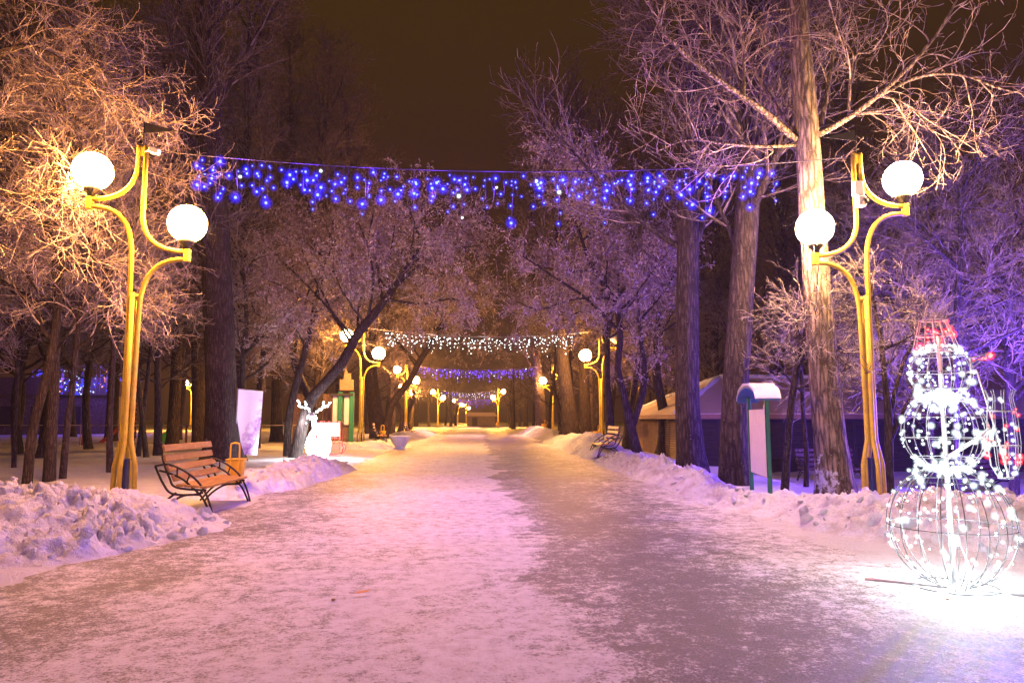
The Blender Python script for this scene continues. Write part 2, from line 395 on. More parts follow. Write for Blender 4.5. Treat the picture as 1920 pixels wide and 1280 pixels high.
def ridge(x, y, pts):                      # pts: (x, y, half width, height); highest of the linked mounds
    h = np.zeros(np.shape(x))
    for a, b in zip(pts[:-1], pts[1:]):
        ax, ay, aw, ah = a; bx, by, bw, bh = b
        dx, dy = bx - ax, by - ay; t = np.clip(((x - ax) * dx + (y - ay) * dy) / (dx * dx + dy * dy + 1e-9), 0, 1)
        d = np.hypot(x - ax - t * dx, y - ay - t * dy); w = aw + t * (bw - aw)
        k = np.clip(1 - d / w, 0, 1); k = k * k * (3 - 2 * k)
        h = np.maximum(h, (ah + t * (bh - ah)) * k ** .75)
    return h
def bank(name, x0, x1, y0, y1, step, pts, label, rough=1., seed=0):
    def zf(x, y):
        wx = x + .35 * fbm(x * 1.1, y * 1.1, seed, 3); wy = y + .35 * fbm(x * 1.1 + 9, y * 1.1, seed + 5, 3)
        h = ridge(wx, wy, pts); m = np.clip(h / .12, 0, 1)
        c = clods(wx * 2.2, wy * 2.2, seed + 11) * .08 + clods(wx * 5.5, wy * 5.5, seed + 12) * .085 + clods(x * 12, y * 12, seed + 14) * .05 + clods(x * 24, y * 24, seed + 15) * .022
        pt = np.clip(.55 + 1.6 * fbm(x * .9, y * .9, seed + 30, 3), .12, 1.25)
        return gz(x, y) + h * (1 + .35 * fbm(x * 1.6, y * 1.6, seed + 3, 3)) + rough * m * ((c - .1) * pt + .085 * fbm(x * 6, y * 6, seed + 4, 6, .68) + .035 * clods(x * 17, y * 17, seed + 21) * (.4 + .6 * pt)) - .03 * (1 - m)
    o = sheet(name, np.arange(x0, x1, step), np.arange(y0, y1, step), zf, M['snow'], lambda x, y, z: ridge(x + .35 * fbm(x * 1.1, y * 1.1, seed, 3), y + .35 * fbm(x * 1.1 + 9, y * 1.1, seed + 5, 3), pts) > .0)
    g = np.random.default_rng(seed); area = (x1 - x0) * (y1 - y0); mb = MB()
    if step < .05:
        co = np.empty(len(o.data.vertices) * 3); o.data.vertices.foreach_get('co', co); co = co.reshape(-1, 3)
        hh = ridge(co[:, 0], co[:, 1], pts); ok = np.nonzero(hh > .015)[0]
        ico = unit(np.array([(a, b_ * 1.618, 0) for a in (-1, 1) for b_ in (-1, 1)] + [(0, a, b_ * 1.618) for a in (-1, 1) for b_ in (-1, 1)] + [(b_ * 1.618, 0, a) for a in (-1, 1) for b_ in (-1, 1)]))
        fi = [(p, q_, r_) for p in range(12) for q_ in range(p + 1, 12) for r_ in range(q_ + 1, 12) if all(abs(np.linalg.norm(ico[u_] - ico[v_]) - 1.0515) < .02 for u_, v_ in ((p, q_), (q_, r_), (p, r_)))]
        fi = [f_ if np.dot(np.cross(ico[f_[1]] - ico[f_[0]], ico[f_[2]] - ico[f_[0]]), ico[f_[0]]) > 0 else f_[::-1] for f_ in fi]
        for i in g.choice(ok, int(len(ok) * step * step * (48 if x0 < 0 else 26))):
            sz = .008 + .075 * g.random() ** 4; c = co[i] + np.array([0, 0, sz * .1]); A_ = g.normal(size=(3, 3)); A_, _ = np.linalg.qr(A_)
            V = ico * np.array([1.15, .9, .6]) * sz * (.7 + .6 * g.random((12, 1)))
            mb.add([tuple(p) for p in V @ A_.T + c], fi)
        mb.build('snow_chunks', M['snow_clean'], o)['kind'] = 'stuff'
    return tag(o, label, 'snow bank', kind='stuff')
bank('snow_heap', -8.5, -2.4, 4.8, 10.6, .028, [(-8.2, 7.0, 1.3, .42), (-6.0, 7.2, 1.45, .47), (-4.7, 7.8, 1.45, .42), (-4.2, 8.8, 1.3, .32), (-4.1, 9.2, .9, .18)],
     'large heap of ploughed lumpy snow in front of the left street lamp', 1., 40)
bank('snow_bank', -5.2, -2.8, 11.4, 20.0, .04, [(-4.3, 12.6, .75, .25), (-4.0, 14.5, .8, .32), (-3.8, 17, .8, .36), (-3.6, 18.7, .7, .2)],
     'low lumpy bank of snow along the left edge past the bench', .8, 60)
bank('snow_bank', 2.9, 7.6, 5.6, 21.5, .036, [(7.2, 7.1, 1.3, .33), (5.7, 7.3, 1.4, .40), (5.0, 8.6, 1.35, .30), (4.6, 9.9, 1.05, .12), (4.0, 11, .75, .17), (4.0, 13, .75, .17), (4.25, 15, .9, .25), (4.2, 18, .9, .24), (4.15, 21, .8, .25)],
     'long lumpy bank of snow along the right edge under the big poplar', 1.15, 80)
bank('snow_bank', -6.3, -2.9, 28, 36, .07, [(-5.6, 29.5, 1.2, .3), (-4.6, 31, 1.3, .34), (-4.0, 33.5, 1.1, .28), (-3.6, 35, .6, .2)],
     'smooth bright snow bank at the foot of the second left lamp', .5, 90)
bank('snow_bank', 2.9, 6.5, 23, 40, .07, [(4.4, 23.5, .9, .35), (4.5, 26, 1.2, .55), (4.8, 29, 1.2, .6), (4.6, 33, 1.2, .5), (4.4, 39, 1, .35)],
     'bank of snow beside the second right lamp below dark trunks', .6, 95)
bank('snow_bank', -6.3, -2.9, 44, 62, .12, [(-4.6, 45, 1.2, .4), (-4.4, 53, 1.2, .4), (-4.4, 61, 1.1, .4)], 'distant snow bank along the left edge near the third lamp', .5, 97)
bank('snow_bank', 3.0, 6.8, 44, 64, .12, [(4.8, 45, 1.2, .5), (4.9, 53, 1.2, .6), (4.8, 63, 1.1, .5)], 'distant snow bank along the right edge near the third lamp', .5, 98)

# ------------------------------------------------------------------ trees
def resample(pts, rad, K):
    p = np.array([tuple(q) for q in pts], float); d = np.r_[0, np.cumsum(np.linalg.norm(np.diff(p, axis=0), axis=1))]
    t = np.linspace(0, d[-1], K)
    n = len(p)                              # Catmull-Rom through the given joints
    out = np.zeros((K, 3))
    for i, tt in enumerate(t):
        k = min(max(np.searchsorted(d, tt) - 1, 0), n - 2); u = (tt - d[k]) / (d[k + 1] - d[k] + 1e-9)
        p0, p1, p2, p3 = p[max(k - 1, 0)], p[k], p[k + 1], p[min(k + 2, n - 1)]
        out[i] = .5 * (2 * p1 + (p2 - p0) * u + (2 * p0 - 5 * p1 + 4 * p2 - p3) * u * u + (3 * p1 - p0 - 3 * p2 + p3) * u ** 3)
    return out, np.interp(t, d, rad)
def tubes(P, R, n):
    N, K, _ = P.shape
    T = np.empty_like(P); T[:, 1:-1] = P[:, 2:] - P[:, :-2]; T[:, 0] = P[:, 1] - P[:, 0]; T[:, -1] = P[:, -1] - P[:, -2]
    T /= np.linalg.norm(T, axis=-1, keepdims=True) + 1e-9
    mean = P[:, -1] - P[:, 0]; ref = np.where(np.abs(mean[:, 2:3]) > .8 * np.linalg.norm(mean, axis=1, keepdims=True), np.array([[1., .13, 0]]), np.array([[.1, .1, 1.]]))
    U = np.cross(T, ref[:, None, :]); U /= np.linalg.norm(U, axis=-1, keepdims=True) + 1e-9
    W = np.cross(T, U); a = np.arange(n) * 2 * PI / n
    V = P[:, :, None, :] + R[:, :, None, None] * (U[:, :, None, :] * np.cos(a)[None, None, :, None] + W[:, :, None, :] * np.sin(a)[None, None, :, None])
    idx = np.arange(N * K * n).reshape(N, K, n); nx = np.roll(idx, -1, axis=2)
    q = np.stack([idx[:, :-1], nx[:, :-1], nx[:, 1:], idx[:, 1:]], -1).reshape(-1, 4)
    return V.reshape(-1, 3), q
def grow(P, R, lv, g):
    N, K, _ = P.shape; n = lv['n']; idx = np.repeat(np.arange(N), n); m = len(idx)
    t = (np.tile(np.arange(n), N) + g.random(m)) / n * (lv['t1'] - lv['t0']) + lv['t0']
    f = t * (K - 1); k = np.minimum(f.astype(int), K - 2); u = (f - k)[:, None]
    base = P[idx, k] * (1 - u) + P[idx, k + 1] * u; tan = unit(P[idx, k + 1] - P[idx, k])
    rb = R[idx, k] * (1 - u[:, 0]) + R[idx, k + 1] * u[:, 0]
    perp = unit(np.cross(tan, g.normal(size=(m, 3))))
    if 'bias' in lv: perp = unit(perp + np.array(lv['bias'])); perp = unit(perp - tan * (perp * tan).sum(1, keepdims=True))
    ang = np.radians(lv['a'] + lv.get('av', 12) * g.normal(size=m))[:, None]
    d = tan * np.cos(ang) + perp * np.sin(ang)
    L = lv['L'] * (1 + .35 * g.normal(size=m)).clip(.35, 1.8) * (1 - lv.get('tip', .5) * (t - lv['t0']) / (lv['t1'] - lv['t0'] + 1e-6))
    k2 = lv['K']; out = np.empty((m, k2, 3)); out[:, 0] = base
    curl = g.normal(size=(m, 3)) * lv.get('curl', .25)
    for s in range(1, k2):
        out[:, s] = out[:, s - 1] + d * (L / (k2 - 1))[:, None]
        d = unit(d + (lv['wig'] * g.normal(size=(m, 3)) + curl * .5 + np.array([0, 0, lv['up']])) / math.sqrt(k2))
    r0 = np.minimum(rb * .75, lv['r'] * (.7 + .6 * g.random(m)))
    taper = 1 - np.linspace(0, 1, k2)[None, :] * lv.get('taper', .75)
    return out, np.maximum(r0[:, None] * taper, lv.get('rmin', .0035))
def leaves(P, per, size, g):
    N, K, _ = P.shape; m = N * per; i = np.repeat(np.arange(N), per); k = g.integers(0, K, m)
    c = P[i, k] + g.normal(size=(m, 3)) * size * .5
    a = unit(g.normal(size=(m, 3)) + np.array([0, 0, -.5])); b = unit(np.cross(a, g.normal(size=(m, 3))))
    l = size * (.6 + .8 * g.random(m))[:, None]; w = l * .3
    nrm = np.cross(a, b) * l * .18
    V = np.stack([c, c + a * l * .5 + b * w * .5 + nrm, c + a * l, c + a * l * .5 - b * w * .5 + nrm], 1).reshape(-1, 3)
    return V, np.arange(m * 4).reshape(m, 4)
def crown_mesh(parents, levels, seed, leafy=None, parent_sides=6, include=True, scale=1):
    g = np.random.default_rng(seed); Vs, Qs, Ms = [], [], []; off = 0
    def put(V, Q, mi):
        nonlocal off
        Vs.append(V); Qs.append(Q + off); Ms.append(np.full(len(Q), mi)); off += len(V)
    cur = parents
    if include:
        for P, R in cur: put(*tubes(P, R, parent_sides), 0)
    for li, lv in enumerate(levels):
        src = []
        for P, R in cur:
            src.append(grow(P, R, lv, g))
        if lv.get('keep'): cur = cur + src
        else: cur = src
        for P, R in src: put(*tubes(P, R, lv.get('s', 3)), 0 if lv.get('bark') else 1)
    if leafy:
        for P, R in cur: put(*leaves(P, leafy[0], leafy[1], g), 2)
    return npmesh('crown', np.concatenate(Vs), np.concatenate(Qs), True, np.concatenate(Ms))
def trunk_mesh(P, R, seed, n=14, flare=.45, rough=.07):
    g = np.random.default_rng(seed); K = len(P); V, q = tubes(P[None], R[None], n)
    V = V.reshape(K, n, 3); a = np.arange(n) * 2 * PI / n; ph = g.random(3) * 6
    z = np.linspace(0, 1, K)[:, None]; hh = (np.linalg.norm(P - P[0], axis=1))[:, None]
    k = 1 + rough * (np.sin(3 * a[None] + ph[0] + hh * .7) * .5 + np.sin(5 * a[None] + ph[1] - hh * 1.1) * .35 + g.normal(size=(K, n)) * .22) + flare * np.exp(-hh / .35) * (.6 + .4 * np.sin(4 * a[None] + ph[2]))
    V = P[:, None] + (V - P[:, None]) * k[..., None]
    return npmesh('trunk', V.reshape(-1, 3), q)
def tree(label, base, joints, radii, levels, seed, mats=('bark_dark', 'twig'), leafy=None, limbs=(), group=None, K=22, name='bare_tree', cat='tree', flare=.45, stems=()):
    """joints are world points of the trunk, the first at the ground; limbs are extra hand-placed boughs"""
    base = Vector(base); root = thing(name, label, cat, base, 0, group)
    rel = [Vector(j) - base for j in joints]; rel[0] = rel[0] - Vector((0, 0, .15))
    P, R = resample(rel, radii, K); 
    tm = trunk_mesh(P, R, seed, 14, flare)
    link('trunk', tm, M[mats[0]], root)
    par = []
    for (lp, r0, r1) in limbs:
        p, r = resample([Vector(x) - base for x in lp], np.linspace(r0, r1, len(lp)), 12); par.append((p[None], r[None]))
    g = np.random.default_rng(seed + 500)
    lv0 = levels[0]
    if lv0 is not None and lv0['n'] > 0:
        par.append(grow(P[None], R[None], lv0, g))
    for (sp, r0, r1) in stems:
        p, r = resample([Vector(x) - base for x in sp], np.linspace(r0, r1, len(sp)), 14)
        link('stem', trunk_mesh(p, r, seed + 3, 9, 0), M[mats[0]], root)
        par.append((p[None], r[None])) if False else par.append(grow(p[None], r[None], dict(lv0, n=max(4, lv0['n'] // 2), t0=.3, t1=.98), g))
    cm = crown_mesh(par, levels[1:], seed, leafy)
    link('crown', cm, [M[mats[0]], M[mats[1]], M['leaf']] if leafy else [M[mats[0]], M[mats[1]]], root)
    return root
def L(n, t0, t1, Lg, a, K, wig, up, r, **k): return dict(n=n, t0=t0, t1=t1, L=Lg, a=a, K=K, wig=wig, up=up, r=r, **k)
BROAD = [L(14, .3, .98, 2.9, 58, 12, .22, .16, .045, curl=.6), L(8, .15, 1, 1.6, 42, 10, .22, .05, .018, s=4, curl=.65), L(7, .1, 1, .85, 42, 7, .22, .0, .009, curl=.8, rmin=.005), L(4, .15, 1, .35, 42, 5, .3, .15, .0065, curl=1.0, rmin=.0045)]
SAP = [L(6, .5, .98, .85, 55, 10, .22, .02, .03, curl=.6), L(7, .15, 1, .95, 42, 8, .22, .05, .013, s=4, curl=.65), L(6, .1, 1, .5, 42, 6, .22, .0, .0075, curl=.8, rmin=.005), L(3, .15, 1, .25, 42, 5, .3, .15, .006, curl=1.0, rmin=.0045)]
THIN = [L(12, .4, .98, 2.0, 50, 8, .3, .15, .03, curl=.3), L(7, .15, 1, 1.0, 45, 6, .35, .05, .014, curl=.4), L(7, .1, 1, .55, 45, 5, .4, .0, .009, curl=.6, rmin=.0055), L(3, .2, 1, .28, 45, 4, .45, .1, .007, curl=.5, rmin=.005)]
TALL = [L(30, .22, .99, 5.0, 38, 10, .22, .30, .085, curl=.2), L(8, .15, 1, 2.1, 38, 7, .3, .18, .03, s=4, curl=.3), L(7, .1, 1, 1.0, 38, 5, .35, .1, .015, curl=.4, rmin=.008), L(3, .2, 1, .5, 38, 4, .4, .1, .011, rmin=.007)]
TALLN = [dict(TALL[0], L=3.2, n=22)] + TALL[1:]
LEAFY = [L(11, .45, .99, 3.0, 58, 9, .3, .12, .05, curl=.3), L(10, .15, 1, 1.6, 50, 9, .25, .05, .02, s=4, curl=.7), L(9, .1, 1, .85, 50, 6, .3, .0, .010, curl=.65, rmin=.006)]

# -- the big lit poplar on the right with hand placed boughs
Y1 = 11.5
b = dp(1572, 946, 11.5); q = lambda x, y, dY=0: dp(x, y, Y1 + dY)
R1 = tree('big pale poplar trunk lit cream, standing right behind the right street lamp', b,
    [b, q(1556, 830), q(1545, 720), q(1533, 560), q(1523, 400), q(1514, 240), q(1500, 80), q(1490, -100), q(1478, -420), q(1470, -800)],
    [.30, .25, .235, .22, .21, .195, .18, .16, .12, .05],
    [L(16, .66, .99, 3.6, 50, 12, .2, .2, .06, curl=.5), L(8, .15, 1, 1.6, 38, 12, .2, .02, .014, s=5, curl=.65, tip=.55), L(5, .12, 1, .8, 40, 9, .22, -.05, .0080, curl=.9, rmin=.0045, tip=.4), L(3, .25, 1, .28, 45, 5, .3, .15, .006, curl=1.0, rmin=.0042)],
    11, ('bark_pale', 'twig'), None,
    [([q(1492, 262), q(1440, 215, -.2), q(1390, 180, -.5), q(1330, 138, -.8), q(1270, 90, -1.1), q(1225, 30, -1.3), q(1200, -60, -1.5)], .065, .012),
     ([q(1490, 250), q(1448, 190, .3), q(1405, 110, .6), q(1370, 30, .9), q(1345, -60, 1.2)], .05, .012),
     ([q(1490, 272), q(1430, 275, -.3), q(1360, 270, -.6), q(1290, 262, -.8), q(1230, 285, -1.)], .035, .008),
     ([q(1395, 183, -.5), q(1370, 120, -.5), q(1330, 70, -.6), q(1290, 20, -.8)], .03, .008),
     ([q(1395, 178, -.5), q(1393, 90, -.6), q(1385, -10, -.7)], .025, .01),
     ([q(1535, 252), q(1585, 225, -.2), q(1640, 185, -.5), q(1700, 130, -.8), q(1760, 60, -1.), q(1810, -30, -1.2)], .06, .012),
     ([q(1640, 185, -.5), q(1720, 145, -.7), q(1800, 140, -1.), q(1870, 165, -1.2), q(1915, 175, -1.3)], .035, .010),
     ([q(1540, 235), q(1558, 130, .2), q(1572, 40, .3), q(1590, -60, .4)], .045, .02),
     ([q(1592, 222, -.2), q(1600, 110, -.4), q(1640, 95, -.5), q(1690, 40, -.6)], .03, .01),
     ([q(1650, 180, -.5), q(1690, 190, -.4), q(1720, 215, -.3), q(1750, 250, -.3)], .025, .007),
     ([q(1600, 215, -.2), q(1680, 205, .6), q(1760, 215, 1.), q(1840, 240, 1.2)], .03, .008)], name='poplar_tree', K=30)

# -- dark poplars on the right
def poplar(label, bx, by, pts, radpx, seed, Yd=None, mats=('bark_purple', 'twig_dim'), n=26, group=None, top=20, flare=.35, lev=TALL):
    b = gp(bx, by) if Yd is None else dp(bx, by, Yd); b.z = gzf(b.x, b.y)
    s = b.y / F; js = [b] + [dp(x, y, b.y) for (x, y) in pts]; rs = [radpx[0] * s] + [r * s for r in radpx[1:]]
    if top:
        l = js[-1]; pv = js[-2]; dirv = (l - pv).normalized()
        js += [l + dirv * (top - l.z) * .5, l + dirv * max(1, (top - l.z))]; rs += [rs[-1] * .7, .04]
    lv = [dict(lev[0], n=n)] + lev[1:]
    return tree(label, b, js, rs, lv, seed, mats, name='poplar_tree', K=26, flare=flare, group=group)
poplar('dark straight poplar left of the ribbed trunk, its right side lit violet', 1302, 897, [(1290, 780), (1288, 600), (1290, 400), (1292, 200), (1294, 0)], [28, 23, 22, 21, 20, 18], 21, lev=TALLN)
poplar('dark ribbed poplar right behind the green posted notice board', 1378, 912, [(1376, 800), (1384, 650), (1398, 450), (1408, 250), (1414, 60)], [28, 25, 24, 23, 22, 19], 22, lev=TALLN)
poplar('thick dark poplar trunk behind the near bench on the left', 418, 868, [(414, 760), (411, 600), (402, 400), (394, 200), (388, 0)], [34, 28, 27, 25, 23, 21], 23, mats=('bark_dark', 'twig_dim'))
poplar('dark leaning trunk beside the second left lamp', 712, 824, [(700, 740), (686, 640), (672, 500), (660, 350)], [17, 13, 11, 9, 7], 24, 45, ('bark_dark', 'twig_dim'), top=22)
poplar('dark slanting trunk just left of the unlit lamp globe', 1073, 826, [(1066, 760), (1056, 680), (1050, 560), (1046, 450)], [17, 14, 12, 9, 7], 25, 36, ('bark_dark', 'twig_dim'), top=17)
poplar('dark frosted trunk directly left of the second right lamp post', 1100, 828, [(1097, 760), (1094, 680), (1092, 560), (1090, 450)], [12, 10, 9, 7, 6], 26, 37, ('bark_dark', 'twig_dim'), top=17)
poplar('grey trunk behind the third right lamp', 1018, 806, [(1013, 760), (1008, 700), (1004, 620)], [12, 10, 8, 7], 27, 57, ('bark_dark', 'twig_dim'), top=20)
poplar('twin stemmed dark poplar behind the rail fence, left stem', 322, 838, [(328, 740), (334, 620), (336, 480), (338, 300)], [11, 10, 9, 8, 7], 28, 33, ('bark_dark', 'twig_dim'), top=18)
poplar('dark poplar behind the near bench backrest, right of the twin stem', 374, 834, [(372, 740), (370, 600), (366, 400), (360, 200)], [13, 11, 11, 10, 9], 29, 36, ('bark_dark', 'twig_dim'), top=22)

# -- slim trees on the left in the lamplight
def slim(label, bx, by, pts, radpx, seed, mats=('bark_thin', 'twig'), top=7.5, lev=BROAD, Yd=None, group=None, n=None, name='bare_tree', limbs=(), leafy=None, flare=.14):
    b = gp(bx, by) if Yd is None else dp(bx, by, Yd); b.z = gzf(b.x, b.y); s = b.y / F
    js = [b] + [dp(p[0], p[1], b.y + (p[2] if len(p) > 2 else 0)) for p in pts]; rs = [r * s for r in radpx]
    if top:
        l = js[-1]; pv = js[-2]; d = (l - pv).normalized(); d = (d + Vector((rnd.uniform(-.15, .15), rnd.uniform(-.15, .15), .2))).normalized()
        h = max(.6, top - l.z); js += [l + d * h * .5, l + d * h]; rs += [rs[-1] * .6, .015]
    lv = [dict(lev[0], n=n or lev[0]['n'])] + lev[1:]
    lm = [([dp(x, y, b.y + z) for x, y, z in l[0]], l[1], l[2]) for l in limbs]
    return tree(label, b, js, rs, lv, seed, mats, leafy, lm, group=group, name=name, flare=flare)
T1 = slim('slim tree leaning right at the far left, closest to the frame edge', 50, 910, [(62, 800), (84, 720), (104, 620), (112, 520), (116, 400)], [8.5, 8, 7.2, 6.5, 6, 5], 31, top=8.5)
T2 = slim('straight slim tree with ridged bark, second from the far left', 92, 905, [(97, 800), (102, 700), (106, 560), (104, 420)], [10.5, 9.5, 8.5, 7.5, 7], 32, top=9)
T3 = slim('thin tree leaning right beside the straight ridged one', 117, 901, [(126, 800), (136, 720), (146, 620), (160, 520)], [6, 5.5, 5, 4.5, 4], 33, top=7.5)
slim('very thin dark sapling farthest left behind the leaning tree', 26, 878, [(29, 780), (34, 680), (44, 600)], [4, 3.5, 3, 3], 34, lev=THIN, top=6)
slim('thin dark sapling standing just left of the left street lamp', 206, 891, [(206, 800), (210, 720), (212, 640)], [6, 5, 4.5, 4], 35, lev=THIN, top=7)
slim('thin sapling leaning right between lamp and bench', 258, 858, [(268, 780), (278, 700), (284, 620)], [5, 4, 3.5, 3], 36, lev=THIN, top=7)
slim('thin sapling leaning left, crossing the one between lamp and bench', 275, 862, [(266, 780), (258, 700), (252, 620)], [5, 4, 3.5, 3], 37, lev=THIN, top=7)
slim('pale thin stem rising behind the white banner', 456, 850, [(455, 740), (456, 660), (462, 610), (458, 520)], [5, 5, 4.5, 4, 3], 38, lev=BROAD, Yd=25, top=8)
slim('slender dark tree left of the curved one by the glowing deer', 539, 857, [(540, 800), (549, 745), (570, 666), (583, 613), (597, 540)], [7, 7, 6.5, 6, 5, 4.5], 39, ('bark_dark', 'twig'), lev=LEAFY, top=8.5, leafy=(15, .10), n=10,
     limbs=[([(566, 680, 0), (545, 664, .3), (528, 658, .5), (520, 620, .6)], .04, .015)], name='leafy_tree')
slim('curved dark tree arching right over the second left lamp', 553, 862, [(566, 800), (582, 750), (612, 714), (645, 675), (668, 630), (700, 590), (735, 545)], [12, 10, 10, 9, 9, 8.5, 8, 6], 40, ('bark_dark', 'twig'), lev=LEAFY, top=8.2, leafy=(17, .10), n=11, name='leafy_tree', flare=.25,
     limbs=[([(700, 590, 0), (760, 520, .5), (820, 480, .8), (880, 450, 1)], .07, .02), ([(690, 600, 0), (700, 520, -.5), (690, 460, -1), (700, 400, -1.2)], .06, .02), ([(668, 640, 0), (600, 560, .5), (540, 500, .8), (500, 460, 1)], .05, .02), ([(720, 560, 0), (790, 570, -.8), (850, 560, -1.2), (900, 580, -1.4)], .05, .015)])
slim('forked dark tree beside the right bench with leafy crown', 1201, 864, [(1188, 830), (1180, 795), (1170, 745), (1158, 690), (1163, 630), (1150, 560), (1110, 500)], [11, 10, 10, 7, 6, 6, 5, 4], 41, ('bark_dark', 'twig'), lev=LEAFY, top=8.8, leafy=(17, .10), n=11, name='leafy_tree',
     limbs=[([(1184, 800, 0), (1205, 735, .1), (1208, 690, .2), (1202, 640, .2), (1196, 560, .3), (1210, 470, .5)], .13, .03), ([(1160, 620, 0), (1100, 560, -.4), (1040, 520, -.8), (980, 480, -1)], .06, .02), ([(1150, 560, 0), (1080, 560, .6), (1010, 580, 1), (960, 560, 1.2)], .05, .015), ([(1200, 600, .2), (1250, 540, .4), (1280, 480, .8)], .05, .015)])
LF = [o for o in bpy.data.objects if o.name.startswith('leafy_tree')]
dup(LF[1], Vector((-5.2, 41, 0)), .6, 'leafy frosted tree over the path past the second left lamp', None, 1.2)
dup(LF[2], Vector((5.0, 43, 0)), 2.6, 'leafy frosted tree over the path past the second right lamp', None, 1.2)
dup(LF[1], Vector((-6.4, 29.5, 0)), 2.4, 'leafy frosted tree behind the play booth on the left', None, 1.05)
dup(LF[2], Vector((5.4, 28.5, 0)), 1.2, 'leafy frosted tree behind the second right lamp', None, 1.05)
slim('orange lit thin trunk behind the forked tree', 1172, 842, [(1180, 780), (1190, 720), (1198, 660), (1206, 560)], [8, 7, 6, 5, 4], 42, ('bark_purple', 'twig_dim'), Yd=31, top=10)
Y2 = 11.6; q2 = lambda x, y, dY=0: dp(x, y, Y2 + dY); b = q2(-190, 940); b.z = 0
tree('large frosted tree just outside the left edge, boughs reaching in above the lamp', b, [b, q2(-180, 700), q2(-165, 450), q2(-150, 200), q2(-130, -60), q2(-110, -400)], [.24, .2, .18, .16, .12, .04],
    [L(10, .6, .98, 2.8, 50, 12, .2, .2, .05, curl=.5), L(11, .12, 1, 1.5, 40, 12, .2, .02, .014, s=4, curl=.65, tip=.5), L(8, .1, 1, .8, 42, 9, .22, -.03, .0080, curl=.85, rmin=.0045, tip=.4), L(4, .15, 1, .3, 45, 5, .3, .15, .006, curl=1., rmin=.0042)], 66, ('bark_thin', 'twig'), None,
    [([q2(-165, 420), q2(-90, 290, .3), q2(0, 248, .5), q2(70, 262, .7), q2(105, 330, .8), q2(118, 400, .9)], .06, .012),
     ([q2(-150, 230), q2(-50, 120, .2), q2(60, 85, .4), q2(150, 140, .6), q2(240, 200, .8), q2(325, 240, 1.)], .05, .008),
     ([q2(-140, 60), q2(-40, -20, .5), q2(60, 0, .8), q2(130, 45, 1.), q2(190, 130, 1.2), q2(260, 175, 1.4), q2(330, 215, 1.6)], .05, .008),
     ([q2(-170, 500), q2(-80, 430, .4), q2(20, 405, .8), q2(120, 440, 1.), q2(190, 500, 1.2), q2(235, 570, 1.3)], .05, .008),
     ([q2(-150, 300), q2(-60, 330, -.3), q2(20, 370, -.2), q2(90, 360, 0), q2(160, 420, .3)], .04, .008),
     ([q2(-165, 380), q2(-60, 200, 1.), q2(60, 170, 1.6), q2(180, 250, 2.0), q2(280, 330, 2.2), q2(360, 420, 2.3)], .05, .008)], name='bare_tree')
# -- right: violet-lit thicket
slim('slim leaning sapling between the notice board and the big poplar', 1469, 932, [(1476, 850), (1484, 760), (1497, 680), (1512, 620)], [8, 7, 6.5, 6, 5], 43, ('bark_thin', 'twig_dim'), top=3.4, lev=SAP)
slim('thin crooked sapling close to the left of the big poplar', 1511, 925, [(1512, 850), (1506, 780), (1502, 700), (1496, 620)], [5, 4.5, 4, 4, 3.5], 44, ('bark_thin', 'twig_dim'), lev=SAP, top=3.4, Yd=13.2)
slim('forked blue lit sapling between the right lamp and the snowman', 1668, 952, [(1667, 870), (1666, 780), (1658, 700), (1652, 640)], [10, 8, 7.5, 5, 4.5], 45, ('bark_thin', 'twig_dim'), top=3.6, lev=SAP, Yd=12,
     limbs=[([(1667, 790, 0), (1682, 720, .1), (1705, 655, .2), (1740, 610, .3), (1790, 590, .4)], .05, .012), ([(1668, 830, 0), (1690, 780, -.1), (1715, 730, -.2), (1750, 680, -.3)], .04, .012)])
slim('tall thin pale stem rising straight behind the snowman hat', 1792, 900, [(1791, 700), (1794, 580), (1801, 460), (1798, 380), (1784, 300)], [7, 6, 5.5, 5, 4, 3.5], 46, Yd=16, top=7.5, n=13, mats=('bark_purple', 'twig_dim'))
slim('dense frosted tree with blue lit twigs behind the snowman', 1745, 890, [(1742, 760), (1735, 640), (1728, 520)], [8, 7, 6, 5], 47, Yd=18, top=7, n=22)
slim('dense frosted tree lit blue at the right frame edge', 1900, 900, [(1895, 760), (1890, 640), (1880, 540)], [9, 8, 7, 6], 48, Yd=17, top=6, n=22)
slim('dense frosted tree behind the right lamp globes, violet twigs', 1640, 880, [(1636, 760), (1630, 640), (1640, 520)], [7, 6, 5, 4], 49, ('bark_thin', 'twig_dim'), Yd=19, top=7.5, n=14)

# -- copies that fill the dark rows behind
def fill(src, px, Y, sc_, label, group, rz=None):
    p = dp(px, 785, Y); p.z = gzf(p.x, p.y) - .05
    return dup(src, p, rnd.uniform(0, 6.28) if rz is None else rz, label, group, sc_)
b = Vector((-14, 24, 0))
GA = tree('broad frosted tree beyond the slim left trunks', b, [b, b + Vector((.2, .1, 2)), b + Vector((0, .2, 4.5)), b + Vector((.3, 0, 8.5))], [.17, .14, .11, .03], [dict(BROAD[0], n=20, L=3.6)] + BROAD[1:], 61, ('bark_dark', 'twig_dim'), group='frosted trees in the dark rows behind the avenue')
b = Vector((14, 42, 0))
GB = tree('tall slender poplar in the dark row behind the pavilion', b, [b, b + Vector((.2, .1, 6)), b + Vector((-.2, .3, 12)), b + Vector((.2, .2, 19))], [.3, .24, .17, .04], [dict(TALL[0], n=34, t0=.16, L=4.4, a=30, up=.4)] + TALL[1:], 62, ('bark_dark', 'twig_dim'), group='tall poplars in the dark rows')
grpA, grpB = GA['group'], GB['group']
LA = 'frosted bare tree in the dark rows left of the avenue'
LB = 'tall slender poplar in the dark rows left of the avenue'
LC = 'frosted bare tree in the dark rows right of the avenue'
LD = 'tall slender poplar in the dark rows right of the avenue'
GA['label'] = LA; GB['label'] = LD
